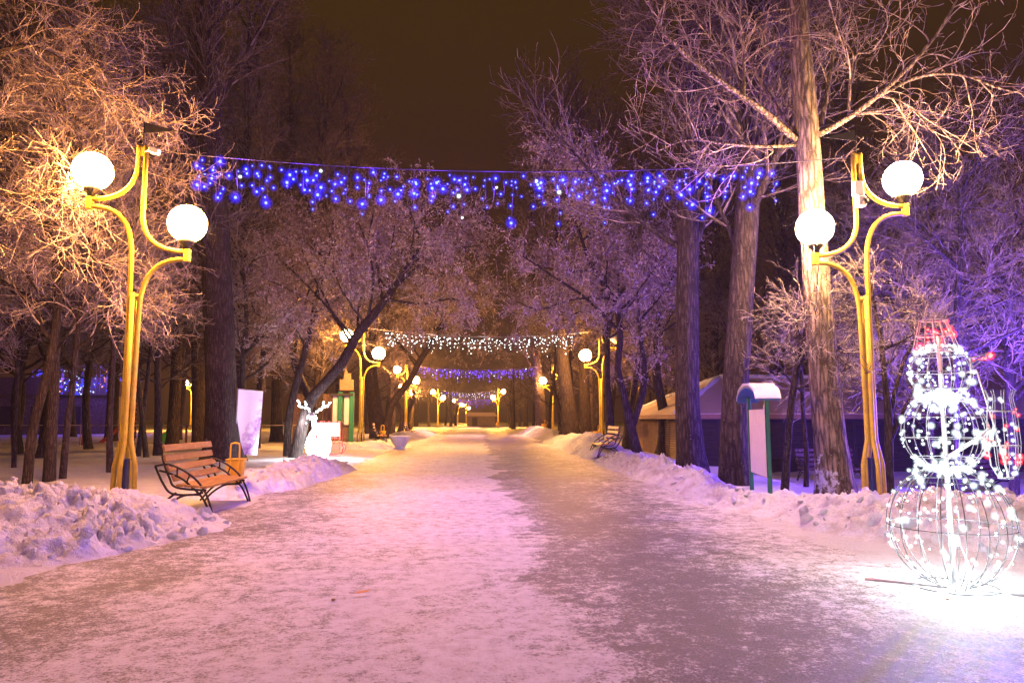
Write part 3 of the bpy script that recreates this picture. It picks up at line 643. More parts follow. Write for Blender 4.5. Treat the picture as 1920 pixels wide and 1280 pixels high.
for (x, Y, s) in [(-120, 22, 1.0), (40, 27, 1.05), (170, 30, .95), (300, 26, .9), (480, 31, 1.1), (560, 38, 1.1), (610, 44, 1.1), (640, 60, 1.2), (730, 70, 1.1), (770, 85, 1.2), (700, 48, .8), (805, 110, 1.2), (835, 140, 1.3), (30, 44, 1.3), (140, 52, 1.3), (250, 48, 1.3), (370, 50, 1.3), (450, 58, 1.3), (850, 200, 1.6), (520, 75, 1.4)]:
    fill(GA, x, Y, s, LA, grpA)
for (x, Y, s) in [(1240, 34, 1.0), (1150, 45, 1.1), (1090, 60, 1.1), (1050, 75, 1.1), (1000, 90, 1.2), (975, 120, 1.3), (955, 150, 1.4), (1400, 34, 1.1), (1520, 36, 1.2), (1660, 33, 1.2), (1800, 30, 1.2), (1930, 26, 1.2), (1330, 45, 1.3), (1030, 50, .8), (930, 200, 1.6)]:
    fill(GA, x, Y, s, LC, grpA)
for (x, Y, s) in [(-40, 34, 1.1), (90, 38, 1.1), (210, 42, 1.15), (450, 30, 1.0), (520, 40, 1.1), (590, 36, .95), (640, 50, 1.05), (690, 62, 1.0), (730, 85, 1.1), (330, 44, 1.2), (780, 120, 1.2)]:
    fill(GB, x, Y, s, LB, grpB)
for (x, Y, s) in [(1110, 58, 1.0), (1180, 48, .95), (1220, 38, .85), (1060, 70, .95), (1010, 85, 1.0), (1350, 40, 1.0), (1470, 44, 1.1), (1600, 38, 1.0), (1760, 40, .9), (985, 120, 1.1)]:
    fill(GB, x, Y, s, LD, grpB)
b = dp(1122, 800, 40); b.z = 0
tree('dead poplar snag with a broken flat top on the right', b, [b, dp(1122, 600, 40), dp(1123, 400, 40), dp(1122, 275, 40)], [.3, .26, .24, .22], [L(9, .3, .98, 1.2, 60, 6, .3, .1, .03), L(5, .2, 1, .5, 45, 5, .3, 0, .012, rmin=.008)], 70, ('bark_purple', 'twig_dim'), name='dead_tree')
for (px, Y, wob) in [(748, 62, .3), (768, 66, -.3), (735, 58, .1), (845, 120, .1), (855, 135, -.2), (963, 88, .0), (958, 95, .1), (1240, 28, .1)]:
    b = dp(px, 785, Y); b.z = 0
    tree({748: 'dark crooked trunk left of the third left lamp', 768: 'dark crooked trunk leaning right beside the third left lamp', 735: 'thin dark trunk between the second and third left lamps', 845: 'dark trunk left of the avenue far end', 855: 'dark leaning trunk at the avenue far end', 963: 'thin dark stem right of the fourth right lamp', 958: 'paired thin stem close to the fourth right lamp', 1240: 'dark stem behind the pavilion roof corner'}[px],
         b, [b, b + Vector((wob, 0, 1.5)), b + Vector((-wob, .2, 3.5)), b + Vector((wob * 2, 0, 8))], [.25, .2, .16, .03], [dict(BROAD[0], n=12)] + BROAD[1:3], 80 + px, ('bark_dark', 'twig_dim'))

# ------------------------------------------------------------------ street lamps
def arc(p0, p1, p2, n=9):                  # quadratic curve
    p0, p1, p2 = Vector(p0), Vector(p1), Vector(p2)
    return [(p0 * (1 - t) ** 2 + p1 * 2 * t * (1 - t) + p2 * t * t) for t in [i / n for i in range(n + 1)]]
def make_lamp(label, globes):
    root = thing('street_lamp', label, 'street lamp', group='twin globe street lamps along the avenue')
    r = .036
    for sx, zb, name in ((-1, 4.60, 'arm'), (1, 3.79, 'arm')):
        m = MB(); X = sx * .735; o = sx * .055
        up = [Vector((o, 0, 5.52)), Vector((o, 0, zb + .85))] + arc((o, 0, zb + .62), (o + sx * .02, 0, zb + .06), (X, 0, zb + .055))
        m.tube(up, r, 10)
        lo = arc((X, 0, zb - .06), (sx * .14, 0, zb - .04), (sx * .085, 0, zb - .72)) + [Vector((sx * .075, 0, zb - 1.1)), Vector((sx * .066, 0, 1.6)), Vector((sx * .066, 0, .98)), Vector((sx * .15, 0, .6)), Vector((sx * .165, 0, -.3))]
        m.tube(lo, r, 10)
        m.build('arm', M['yellow'], root)
        m = MB(); m.bbox((X + sx * .02, 0, zb), (.09, .09, .20), .012); m.build('bracket', M['yellow'], root)
        m = MB(); m.lathe([(.05, zb + .1), (.06, zb + .14), (.11, zb + .2), (.12, zb + .24)], 16, (X, 0, 0)); m.build('globe_holder', M['black'], root)
        g = MB(); g.ball((X, 0, zb + .5), .285, 24); g.build('globe', globes[0 if sx < 0 else 1], root)
    m = MB(); m.tube([(0, -.06, 3.2), (0, -.05, 1.6), (0, -.05, .98), (0, -.14, .6), (0, -.15, -.3)], r, 10); m.tube([(0, .06, 3.2), (0, .05, 1.6), (0, .05, .98), (0, .14, .6), (0, .15, -.3)], r, 10)
    m.build('post', M['yellow'], root)
    m = MB(); m.bbox((0, 0, .34), (.11, .11, .7), .01); m.bbox((0, 0, .7), (.13, .13, .02), .004); m.build('base_sleeve', M['navy'], root)
    m = MB(); m.bbox((0, 0, 5.42), (.07, .05, .16), .01); m.build('clamp', M['yellow'], root)
    m = MB(); m.bbox((0, 0, 3.15), (.1, .1, .03), .005); m.build('clamp', M['yellow'], root)
    m = MB(); m.tube([(0, 0, 5.45), (0, 0, 5.9)], .009, 6)
    m.prism([(.0, 5.9), (.0, 5.72), (.52, 5.77)], -.006, .006); m.build('pennant', M['black'], root)
    return root
lamp_l = make_lamp('near left yellow street lamp with two lit globes behind the snow heap', [M['globe'], M['globe']])
LX = dp(230, 940, 11).x; lamp_l.location = (LX, 11.0, 0)
def setglobes(root, mats):
    gl = [c for c in KIDS(root) if c.name.startswith('globe') and not c.name.startswith('globe_')]
    for o, m in zip(sorted(gl, key=lambda c: c.name), mats):
        o.data = o.data.copy(); o.data.materials[0] = m
def lamp_at(px, Y, label, side, mats=None, sc_=1):
    p = dp(px, 785, Y); p.z = 0
    c = dup(lamp_l, p, 0 if side < 0 else PI, label, None, sc_)
    if mats: setglobes(c, mats)
    return c
lamp_r = lamp_at(1632, 10.75, 'near right yellow street lamp with two lit globes beside the big poplar', 1, [M['globe_white']] * 2)
lamp_at(677, 33.0, 'second yellow lamp on the left above the bright snow bank', -1, [M['globe_mid']] * 2)
lamp_at(761, 56, 'third lamp on the left, just past the white planter', -1, [M['globe_mid']] * 2)
lamp_at(760, 82, 'small lamp half hidden right behind the third left lamp', -1, [M['globe_far']] * 2)
lamp_at(821, 102, 'fourth lamp on the left where the banks close in', -1, [M['globe_far']] * 2)
lamp_at(1128, 33.6, 'second lamp on the right with one lit and one dark globe', 1, [M['globe_off'], M['globe_mid']])
lamp_at(1036, 56, 'third lamp on the right with its outer globe behind a trunk', 1, [M['globe_mid']] * 2)
lamp_at(934, 100, 'fourth lamp on the right under the white garland', 1, [M['globe_far']] * 2)
lamp_at(858, 150, 'tiny distant lamp left of the avenue end', -1, [M['globe_far']] * 2)
lamp_at(874, 200, 'tiniest lamp in the middle of the avenue end', -1, [M['globe_far']] * 2)
lamp_at(893 - 5.6 / 11 * F, -11, 'lamp of the left row behind the viewpoint', -1).location = (-5.46, -11, 0)
lamp_at(893, 12, 'lamp of the right row behind the viewpoint', 1, [M['globe_white']] * 2).location = (6.0, -11, 0)
# fittings hung on the two near lamps
t = thing('security_camera', 'white box security camera strapped to the right street lamp', 'camera', (lamp_r.location.x - .055, 10.66, 4.85))
m = MB(); m.bbox((0, 0, .05), (.15, .1, .24), .012); m.build('housing', M['plastic'], t)
m = MB(); m.bbox((.02, -.02, -.16), (.14, .12, .17), .015); m.build('camera_body', M['plastic'], t)
m = MB(); m.lathe([(.045, 0), (.05, .02), (.045, .05)], 14); o = m.build('lens', M['black'], t); o.location = (.06, -.07, -.17); o.rotation_euler = (PI / 2, 0, 0)
t = thing('floodlight', 'small white fitting clamped on top of the left street lamp', 'lamp fitting', (LX + .2, 10.95, 5.42))
m = MB(); m.bbox((0, 0, 0), (.16, .1, .09), .012, (0, .3, 0)); m.build('housing', M['plastic'], t)
m = MB(); m.bbox((-.1, 0, .0), (.1, .03, .03), .004); m.build('bracket', M['grey'], t)

# ------------------------------------------------------------------ light garlands
def light(kind, col, power, loc, parent=None, radius=.05, name='led_light'):
    d = bpy.data.lights.new(name, 'POINT'); d.color = col; d.energy = power; d.shadow_soft_size = radius
    o = bpy.data.objects.new(name, d); COL.objects.link(o); o.location = loc
    if parent: o.parent = parent
    return o
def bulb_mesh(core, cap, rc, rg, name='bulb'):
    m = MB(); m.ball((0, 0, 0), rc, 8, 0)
    for i_, q_ in enumerate(LAY): m.ball((0, 0, 0), rg * q_, 12, 1 + i_)  # nested glow shells stand in for glare round the core
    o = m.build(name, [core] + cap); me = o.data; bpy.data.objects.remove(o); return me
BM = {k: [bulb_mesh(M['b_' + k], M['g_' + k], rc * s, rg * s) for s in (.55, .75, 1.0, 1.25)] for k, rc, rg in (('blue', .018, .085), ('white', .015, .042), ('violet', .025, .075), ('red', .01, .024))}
def garland(label, A, B, sag, n, drop, kinds, seed, lights, hang0, hang1, size=None, maxobj=100, group='light garlands strung across the avenue', cablemat='cable'):
    g = random.Random(seed); root = thing('light_garland', label, 'light garland', A, 0, group)
    A, B = Vector(A), Vector(B); at = lambda t: (B - A) * t + Vector((0, 0, -4 * sag * t * (1 - t)))
    m = MB(); m.tube([at(i / 30) for i in range(31)], .007, 5); m.build('cable', M[cablemat], root)
    cnt = 0; rest = {}
    pat = [.35, .8, .5, 1.0, .6, .3, .75]
    for i in range(n):
        t = hang0 + (hang1 - hang0) * (i + .5 + g.uniform(-.4, .4)) / n; p = at(t); ln = drop * pat[i % 7] * g.uniform(.8, 1.2)
        sw = g.uniform(-.04, .04); w = MB(); w.tube([p, p + Vector((sw * .4, 0, -ln * .5)), p + Vector((sw, 0, -ln))], .0028, 4, False)
        s = w.build('light_strand', M['strand'], root)
        nb = max(2, round(ln / drop * size)) if size else max(1, round(ln / .14))
        for k in range(nb):
            u = (k + 1) / nb; c = p + Vector((sw * u + g.uniform(-.07, .07), g.uniform(-.03, .03), -ln * u + g.uniform(-.07, .07)))
            kd = g.choices([a for a, _ in kinds], [b for _, b in kinds])[0]; me = g.choices(BM[kd], [3, 3, 2, 1.2])[0]
            if cnt < maxobj:
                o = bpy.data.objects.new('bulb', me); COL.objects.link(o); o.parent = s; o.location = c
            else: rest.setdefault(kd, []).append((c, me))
            cnt += 1
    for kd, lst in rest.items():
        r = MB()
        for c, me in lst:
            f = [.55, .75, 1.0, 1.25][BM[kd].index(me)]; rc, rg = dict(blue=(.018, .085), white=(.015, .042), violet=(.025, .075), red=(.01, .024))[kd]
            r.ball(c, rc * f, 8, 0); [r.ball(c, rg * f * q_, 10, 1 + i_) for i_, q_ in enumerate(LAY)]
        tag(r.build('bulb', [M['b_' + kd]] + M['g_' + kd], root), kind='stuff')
    for (t, col, pw) in lights: light('P', col, pw, at(t) + Vector((0, 0, -drop * .5)), root, .12)
    return root
BL = (.2, .05, 1.0); WH = (.8, .93, 1.0)
tl = Vector((LX + .05, 11.0, 5.46)); tr = Vector((lamp_r.location.x - .05, 10.75, 5.46))
garland('nearest garland of blue bulbs hanging between the two near lamps', tl, tr, .30, 84, .70, [('blue', .94), ('white', .06)], 5, [((i + .5) / 9 * .82 + .08, BL, 125) for i in range(9)], .065, .885, None, 100, 'light garlands strung across the avenue', 'strand')
garland('white garland strung between the second pair of lamps', (-5.35, 33, 5.5), (5.75, 33.6, 5.45), .35, 70, .8, [('white', 1)], 6, [((i + .5) / 5, WH, 45) for i in range(5)], .1, .9, 5)
garland('dense violet blue garland between the third pair of lamps', (-5.6, 56, 5.5), (5.9, 56, 5.5), .4, 76, .8, [('violet', .95), ('white', .05)], 8, [((i + .5) / 5, (.2, .06, 1), 160) for i in range(5)], .1, .9, 6)
garland('far pale garland between the fourth pair of lamps', (-5.4, 101, 5.4), (3.2, 100, 5.4), .5, 50, 1.0, [('white', .6), ('violet', .4)], 9, [(.3, WH, 120), (.7, (.4, .3, 1), 200)], .05, .97, 5, 60)
garland('farthest violet garland half behind the far pale one', (-4.6, 118, 5.0), (4.0, 118, 5.0), .5, 45, 1.3, [('violet', 1)], 10, [(.5, (.2, .06, 1), 200)], .1, .9, 5, 60)
gb = garland('blue garland of the row behind the viewpoint', (-5.4, -11, 5.46), (5.95, -11, 5.46), .3, 30, .9, [('blue', 1)], 12, [((i + .5) / 6, BL, 410) for i in range(6)], .06, .94, None, 60)

# ------------------------------------------------------------------ benches and bins
def make_bench(label):
    root = thing('park_bench', label, 'bench', group='slatted park benches along the avenue')
    LN = 1.75
    for y in (0.06, LN - .06):
        m = MB(); a = lambda pts, r=.016: m.tube([Vector((x, y, z)) for x, z in sm(pts)], r, 6)
        a([(-.80, .66), (-.62, .68), (-.42, .60), (-.22, .45), (-.09, .26), (-.0, 0)]); a([(-.74, .60), (-.6, .56), (-.44, .49), (-.30, .38), (-.14, .22), (-.03, 0)])
        a([(-.80, .66), (-.68, .42), (-.56, .29), (-.3, .27), (-.14, .30)]); a([(-.73, .98), (-.70, .75), (-.6, .5), (-.5, .37), (-.1, .33)])
        a([(-.17, .27), (-.4, .26), (-.6, .14), (-.72, 0)]); a([(-.5, .30), (-.62, .20), (-.78, .02)])
        for p, q_ in (((-.66, .675), (-.64, .565)), ((-.5, .64), (-.5, .515)), ((-.33, .54), (-.37, .43)), ((-.14, .34), (-.2, .28))): a([p, q_], .012)
        m.build('side_frame', M['black'], root)
    for x, z in ((-.705, .90), (-.685, .765), (-.635, .63), (-.56, .50)):
        m = MB(); m.bbox((x + .03, LN / 2, z), (.032, LN, .095), .006, (0, -.28 if z > .7 else -.45, 0)); m.build('back_slat', M['wood'], root)
    for i, x in enumerate((-.44, -.335, -.23, -.12)):
        m = MB(); m.bbox((x, LN / 2, .40 - i * .008), (.092, LN, .032), .006, (0, 0.05, 0)); m.build('seat_slat', M['wood'], root)
    return root
def sm(pts, n=5):
    if len(pts) < 3: return pts
    P = [Vector((a, b, 0)) for a, b in pts]; out = []
    for i in range(len(P) - 1):
        p0, p1, p2, p3 = P[max(i - 1, 0)], P[i], P[i + 1], P[min(i + 2, len(P) - 1)]
        for k in range(n):
            u = k / n; v = .5 * (2 * p1 + (p2 - p0) * u + (2 * p0 - 5 * p1 + 4 * p2 - p3) * u * u + (3 * p1 - p0 - 3 * p2 + p3) * u ** 3); out.append((v.x, v.y))
    return out + [pts[-1]]
bench = make_bench('near park bench with orange slats left of the yellow bin'); bench.location = (-3.58, 10.07, .0)
p = gp(733, 836); dup(bench, (-3.95, 32.6, .15), .1, 'bench beside the white planter on the left', bench['group'])
dup(bench, (-4.1, 48, .12), .0, 'farthest dark bench, left of the avenue past the white planter', bench['group'])
p = gp(1113, 864); dup(bench, (3.75, 23.9, .12), PI, 'bench on the right facing left next to the forked tree', bench['group'])
M['wood_dark'] = wood('dark_slat', (.05, .028, .02), (.10, .06, .045))
def dark_bench(*a):
    o = dup(bench, *a)
    for c in KIDS(o):
        if 'slat' in c.name: c.data = c.data.copy(); c.data.materials[0] = M['wood_dark']
p = dp(1450, 885, 19); dark_bench((p.x + 1.6, 20.5, gzf(p.x + 1.6, 20.5)), -PI / 2, 'dark bench in the shade in front of the pavilion wall', bench['group'])
p = dp(1885, 885, 16); dark_bench((p.x, 17, gzf(p.x, 17)), -PI / 2 + .4, 'dark bench at the right frame edge behind the snowman', bench['group'])
def make_bin(label):
    root = thing('litter_bin', label, 'litter bin', group='yellow litter bins beside benches')
    m = MB(); m.tube([Vector((x, 0, z)) for x, z in sm([(-.07, 0), (-.07, .5), (-.07, .84), (-.04, .89), (.04, .89), (.07, .84), (.07, .5), (.07, 0)], 4)], .014, 8); m.build('stand', M['bin'], root)
    b0, b1 = .105, .145; V = []
    for z, k in ((.24, b0), (.62, b1)):
        V += [(-k, .02, z), (k, .02, z), (k, .02 + 2 * k, z), (-k, .02 + 2 * k, z)]
    for z, k in ((.62, b1 - .012), (.27, b0 - .012)):
        V += [(-k, .032, z), (k, .032, z), (k, .008 + 2 * (k + .012), z), (-k, .008 + 2 * (k + .012), z)]
    f = [(0, 3, 2, 1)] + [(i + a, i + (a + 1) % 4 if True else 0, i + 4 + (a + 1) % 4, i + 4 + a) for i in (0, 4, 8) for a in range(4)] + [(12, 13, 14, 15)]
    m = MB(); m.add(V, f); m.tube([(-b1, .02, .62), (b1, .02, .62), (b1, .02 + 2 * b1, .62), (-b1, .02 + 2 * b1, .62), (-b1, .02, .62)], .01, 6); m.build('basket', M['bin'], root)
    return root
bin_ = make_bin('yellow litter bin behind the near bench'); bin_.location = (-4.04, 12.35, .0); bin_.rotation_euler = (0, 0, .15)
dup(bin_, (-4.5, 35, .1), .1, 'yellow bin beside the bench under the second left lamp', bin_['group'])
dup(bin_, (5.6, 32.5, .1), .5, 'yellow bin at the second right lamp behind the bench', bin_['group'])
dup(bin_, (5.2, 54, .3), .5, 'yellow bin at the third right lamp foot', bin_['group'])
dup(bin_, (3.0, 97, .2), .5, 'tiny yellow bin at the fourth right lamp', bin_['group'])
# planter
t = thing('planter', 'white fluted concrete planter bowl on the snow at the left edge', 'planter', (dp(750, 830, 31.2).x, 31.2, .05))
m = MB(); m.lathe([(.16, 0), (.19, .03), (.30, .2), (.39, .38), (.44, .5), (.43, .53), (.40, .53), (.36, .44)], 64, (0, 0, 0), 0, .035, 16); m.build('bowl', M['concrete'], t)
m = MB(); m.lathe([(.22, 0), (.24, .06), (.2, .1), (.15, .12)], 24, (0, 0, -.06)); m.build('foot', M['concrete'], t)

# small litter on the ice
p = gp(680, 1117); t = thing('fallen_leaf', 'single yellow dry leaf lying on the pink ice of the path', 'leaf', (p.x, p.y, .03), .4)
m = MB(); m.add([(-.06, 0, 0), (-.03, .022, .006), (.02, .026, .004), (.06, 0, .012), (.02, -.024, .006), (-.03, -.02, .002), (-.06, 0, -.003), (-.03, .022, .003), (.02, .026, .001), (.06, 0, .009), (.02, -.024, .003), (-.03, -.02, -.001)], [(0, 5, 4, 3, 2, 1), (6, 7, 8, 9, 10, 11)] + [(i_, (i_ + 1) % 6, 6 + (i_ + 1) % 6, 6 + i_) for i_ in range(6)]); m.build('blade', M['orange'], t)
m = MB(); m.tube([(-.06, 0, 0), (-.1, .006, .004)], .003, 5); m.build('stalk', M['trim'], t)
for (px, py, sz, lb) in ((625, 1127, .016, 'dark pebble left of the yellow leaf on the path'), (1777, 1126, .014, 'dark pebble on the white snow in front of the metal rod'), (1102, 1151, .008, 'tiny dark pebble at the edge of the worn dark strip')):
    p = gp(px, py); m = MB(); m.ball((0, 0, 0), sz, 8, 0, .55); o = m.build('pebble', M['trim'], None, (p.x, p.y, .014)); o.data.vertices[3].co *= 1.2; tag(o, lb, 'pebble')
# ------------------------------------------------------------------ notice board
t = thing('notice_board', 'narrow white notice board on green posts under an arched snowy roof', 'notice board')
A = Vector((4.62, 11.2, .0)); B = Vector((4.93, 12.75, .0)); dv = (B - A).normalized(); rzb = math.atan2(dv.y, dv.x); Ln = (B - A).length
t.location = A; t.rotation_euler = (0, 0, rzb)
for x in (0, Ln):
    m = MB(); m.bbox((x, 0, .8), (.066, .066, 1.75), .008); m.build('post', M['green'], t)
m = MB(); m.bbox((Ln / 2, 0, .91), (Ln - .1, .03, 1.1), .006); m.build('panel', M['white'], t)
m = MB(); m.bbox((0.0, .046, .95), (.07, .006, 1.15), .002); m.build('paper_strip', M['white'], t)
prof = lambda r0, n=14: [(Ln / 2 + (Ln / 2 + .12) * math.cos(a) * r0, 1.60 + .26 * math.sin(a) * r0) for a in [PI * (.02 + .96 * i / n) for i in range(n + 1)]]
up, lo = prof(1.0), [(x, z - .03) for x, z in prof(.985)]
m = MB(); m.prism(up + lo[::-1], -.19, .19); m.build('roof', M['blueroof'], t)
sn = [(x, z + .010 + .036 * math.sin(PI * i / 14) + .01 * math.sin(i * 2.3)) for i, (x, z) in enumerate(prof(1.0))]
m = MB(); m.prism(sn + [(x, z + .003) for x, z in up[::-1]], -.2, .2); o = m.build('snow_cap', M['snow_clean'], t)

# ------------------------------------------------------------------ pavilion
t = thing('pavilion', 'low brown pavilion with shuttered walls and a snowy hipped roof', 'pavilion')
x0, x1, y0, y1, zb, ze = 7.35, 22.0, 25.0, 32.6, -.62, 1.40
m = MB(); m.box(((x0 + x1) / 2, (y0 + y1) / 2, (zb + ze) / 2 - .1), (x1 - x0 - .1, y1 - y0 - .1, ze - zb + .2)); m.build('wall', M['shutter_dark'], t)
def shutter(c, w, h, axis, mat):
    m = MB(); n = int(h / .085)
    for i in range(n):
        z = c[2] - h / 2 + (i + .5) * h / n
        if axis == 'x': m.box((c[0], c[1], z), (.02, w - .07, h / n * .8), (0, .5, 0))
        else: m.box((c[0], c[1], z), (w - .07, .02, h / n * .8), (-.5, 0, 0))
    for s in (-1, 1):
        if axis == 'x': m.box((c[0], c[1] + s * (w / 2 - .03), c[2]), (.05, .05, h))
        else: m.box((c[0] + s * (w / 2 - .03), c[1], c[2]), (.05, .05, h))
    return m.build('shutter', mat, t)
ny = 7
for i in range(ny): shutter((x0 + .02, y0 + (i + .5) * (y1 - y0) / ny, (zb + ze) / 2 - .06), (y1 - y0) / ny, ze - zb - .2, 'x', M['shutter'])
nxp = 12
for i in range(nxp): shutter((x0 + (i + .5) * (x1 - x0) / nxp, y0 + .02, (zb + ze) / 2 - .06), (x1 - x0) / nxp, ze - zb - .2, 'y', M['shutter_dark'])
e = .45; hr = 2.98; hd = (y1 - y0) / 2 + e; ym = (y0 + y1) / 2
V = [(x0 - e, y0 - e, ze), (x1 + e, y0 - e, ze), (x1 + e, y1 + e, ze), (x0 - e, y1 + e, ze), (x0 + 2.6, ym, hr), (x1 - 2.6, ym, hr), (x0 - e, y0 - e, ze + .09), (x1 + e, y0 - e, ze + .09), (x1 + e, y1 + e, ze + .09), (x0 - e, y1 + e, ze + .09)]
m = MB(); m.add(V, [(6, 7, 5, 4), (7, 8, 5), (8, 9, 4, 5), (9, 6, 4), (0, 1, 7, 6), (1, 2, 8, 7), (2, 3, 9, 8), (3, 0, 6, 9), (3, 2, 1, 0)]); m.build('roof', M['roof'], t)
m = MB(); m.box(((x0 + x1) / 2, y0 - e - .015, ze - .02), (x1 - x0 + 2 * e, .03, .16)); m.box((x0 - e - .018, ym, ze - .02), (.03, y1 - y0 + 2 * e + .06, .16)); m.build('eave', M['trim'], t)
m = MB()
for A_, B_ in ((V[6], V[4]), (V[9], V[4]), (V[4], V[5])): m.tube([Vector(A_).lerp(Vector(B_), k / 8) + Vector((0, 0, .03)) for k in range(9)], [.10 + .03 * math.sin(k * 2.1) for k in range(9)], 8)
m.build('ridge_snow', M['snow_clean'], t)
m = MB(); m.tube([(x0 - .1, y1 - .2, ze - .02), (x0 - .1, y1 - .2, .8), (x0 - .1, y1 - .2, zb)], .045, 8); m.build('drainpipe', M['trim'], t)

# ------------------------------------------------------------------ wire snowman
SX, SY = 3.66, 5.46
t = thing('light_snowman', 'glowing white wire frame snowman with a red bucket hat by the right bank', 'light figure', (SX, SY, .0), -.55)
def wire_sphere(m, cz, rx, rz_, nm=14, rings=(0.,), r=.0045, lat0=-.49, lat1=.49, c=(0, 0)):
    for k in range(nm):
        a = 2 * PI * k / nm
        m.tube([Vector((c[0] + rx * math.cos(PI * u) * math.cos(a), c[1] + rx * math.cos(PI * u) * math.sin(a), cz + rz_ * math.sin(PI * u))) for u in [lat0 + (lat1 - lat0) * i / 16 for i in range(17)]], r, 5, False)
    for u in rings:
        rr = rx * math.cos(PI * u); m.tube([Vector((c[0] + rr * math.cos(2 * PI * i / 32), c[1] + rr * math.sin(2 * PI * i / 32), cz + rz_ * math.sin(PI * u))) for i in range(33)], r, 5, False)
m = MB(); wire_sphere(m, .48, .44, .46, 18, (0., .27), .0036, -.42, .44); m.tube([(.3 * math.cos(i * .3927), .3 * math.sin(i * .3927), .03) for i in range(17)], .006, 5, False); m.build('lower_ball', M['wire_dark'], t)
m = MB(); wire_sphere(m, 1.20, .30, .31, 16, (-.22, -.05, .12, .28), .0028); m.build('middle_ball', M['wire'], t)
m = MB(); wire_sphere(m, 1.665, .222, .22, 16, (-.2, .0, .2), .0026)
m.build('head', M['wire'], t)
m = MB()
for k in range(12):
    a = 2 * PI * k / 12; m.tube([(.165 * math.cos(a) - .02, .165 * math.sin(a), 1.84), (.095 * math.cos(a) - .03, .095 * math.sin(a), 2.08)], .004, 5, False)
for rr, z in ((.165, 1.84), (.13, 1.96), (.095, 2.08)): m.tube([(rr * math.cos(2 * PI * i / 24) - .025, rr * math.sin(2 * PI * i / 24), z) for i in range(25)], .0045, 5, False)
m.build('hat', M['wire'], t)
m = MB()
for k in range(6):
    a = 2 * PI * k / 6; m.tube([(.2, -.08 + .05 * math.cos(a), 1.72 + .05 * math.sin(a)), (.33, -.14, 1.80)], .004, 5, False)
m.tube([(.2, -.08 + .05 * math.cos(a), 1.72 + .05 * math.sin(a)) for a in [2 * PI * i / 16 for i in range(17)]], .004, 5, False); m.build('nose', M['wire'], t)
m = MB(); m.tube([(0, 0, 0), (0, 0, 1.95)], .018, 8); m.build('mast', M['grey'], t)
m = MB(); m.tube([(.0, -.05, 1.0), (.22, -.1, 1.16), (.30, -.08, 1.23)], .014, 8); m.tube([(.24, .0, 1.68), (.33, 0, 1.25), (.40, 0, .85)], .008, 6); m.build('arm', M['grey'], t)
m = MB()
for k in range(9):
    a = 2 * PI * k / 9; m.tube([(.38 + .10 * math.cos(a) * f, .10 * math.sin(a) * f, z) for f, z in ((.5, .86), (.95, .95), (1.1, 1.12), (1.0, 1.32), (.8, 1.46), (1.0, 1.52))], .003, 5, False)
for f, z in ((.5, .86), (1.05, 1.1), (.95, 1.36)): m.tube([(.38 + .1 * f * math.cos(2 * PI * i / 20), .1 * f * math.sin(2 * PI * i / 20), z) for i in range(21)], .005, 5, False)
m.build('basket', M['wire'], t)
m = MB(); m.bbox((.02, -.2, .40), (.05, .04, .07), .006); m.tube([(.02, -.2, .37), (-.03, -.22, .15), (.0, -.2, .03)], .006, 5); m.tube([(.05, -.2, .37), (.1, -.22, .2), (.06, -.18, .03)], .006, 5); m.build('junction_box', M['grey'], t)
gs = random.Random(3); spots = []
def on(cz, rx, rz_, n, lo, hi, kind, big=0):
    for _ in range(n):
        a = gs.uniform(0, 2 * PI); u = gs.uniform(lo, hi); spots.append((kind, Vector((rx * math.cos(u * PI) * math.cos(a), rx * math.cos(u * PI) * math.sin(a), cz + rz_ * math.sin(u * PI))), big))
on(.48, .445, .465, 110, .02, .43, 'white'); on(.48, .445, .465, 70, -.42, .02, 'white'); on(1.2, .305, .315, 210, -.45, .48, 'white'); on(1.665, .227, .225, 150, -.48, .4, 'white')
for _ in range(40): spots.append(('white', Vector((gs.gauss(0, .11), gs.gauss(0, .11), 1.46 + gs.gauss(0, .03))), 1))
for _ in range(26): spots.append(('white', Vector((gs.gauss(0, .16), gs.gauss(0, .16), .9 + gs.gauss(0, .03))), 0))
for _ in range(26): spots.append(('white', Vector((gs.uniform(-.45, .5), gs.uniform(-.35, .3), .03)), 1))
for _ in range(26): spots.append(('white', Vector((.38 + gs.uniform(-.1, .1), gs.uniform(-.1, .1), gs.uniform(.88, 1.45))), 0))
for _ in range(26): a = gs.uniform(0, 6.28); z = gs.uniform(1.85, 2.08); rr = .165 - (z - 1.84) / .24 * .07; spots.append(('red', Vector((rr * math.cos(a) - .025, rr * math.sin(a), z)), 1))
for _ in range(20): a = gs.uniform(0, 6.28); spots.append(('red', Vector((.38 + .11 * math.cos(a), .11 * math.sin(a), gs.uniform(.86, 1.5))), 1))
for _ in range(10): f = gs.random(); spots.append(('red', Vector((.2 + .13 * f, -.08 - .06 * f + gs.uniform(-.03, .03), 1.72 + .08 * f + gs.uniform(-.03, .03))), 0))
gs.shuffle(spots)
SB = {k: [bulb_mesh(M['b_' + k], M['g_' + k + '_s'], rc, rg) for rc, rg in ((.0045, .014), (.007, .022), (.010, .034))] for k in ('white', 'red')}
rest = {'white': MB(), 'red': MB()}
for i, (k, p, big) in enumerate(spots):
    j = min(2, max(0, int(gs.random() * 2.4) + (1 if big and gs.random() < .5 else 0)))
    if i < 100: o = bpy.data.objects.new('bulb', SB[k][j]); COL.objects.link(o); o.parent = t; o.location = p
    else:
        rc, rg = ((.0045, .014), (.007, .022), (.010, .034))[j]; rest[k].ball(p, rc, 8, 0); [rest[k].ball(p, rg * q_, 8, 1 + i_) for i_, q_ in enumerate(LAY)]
for k in rest: tag(rest[k].build('bulb', [M['b_' + k]] + M['g_' + k + '_s'], t), kind='stuff')
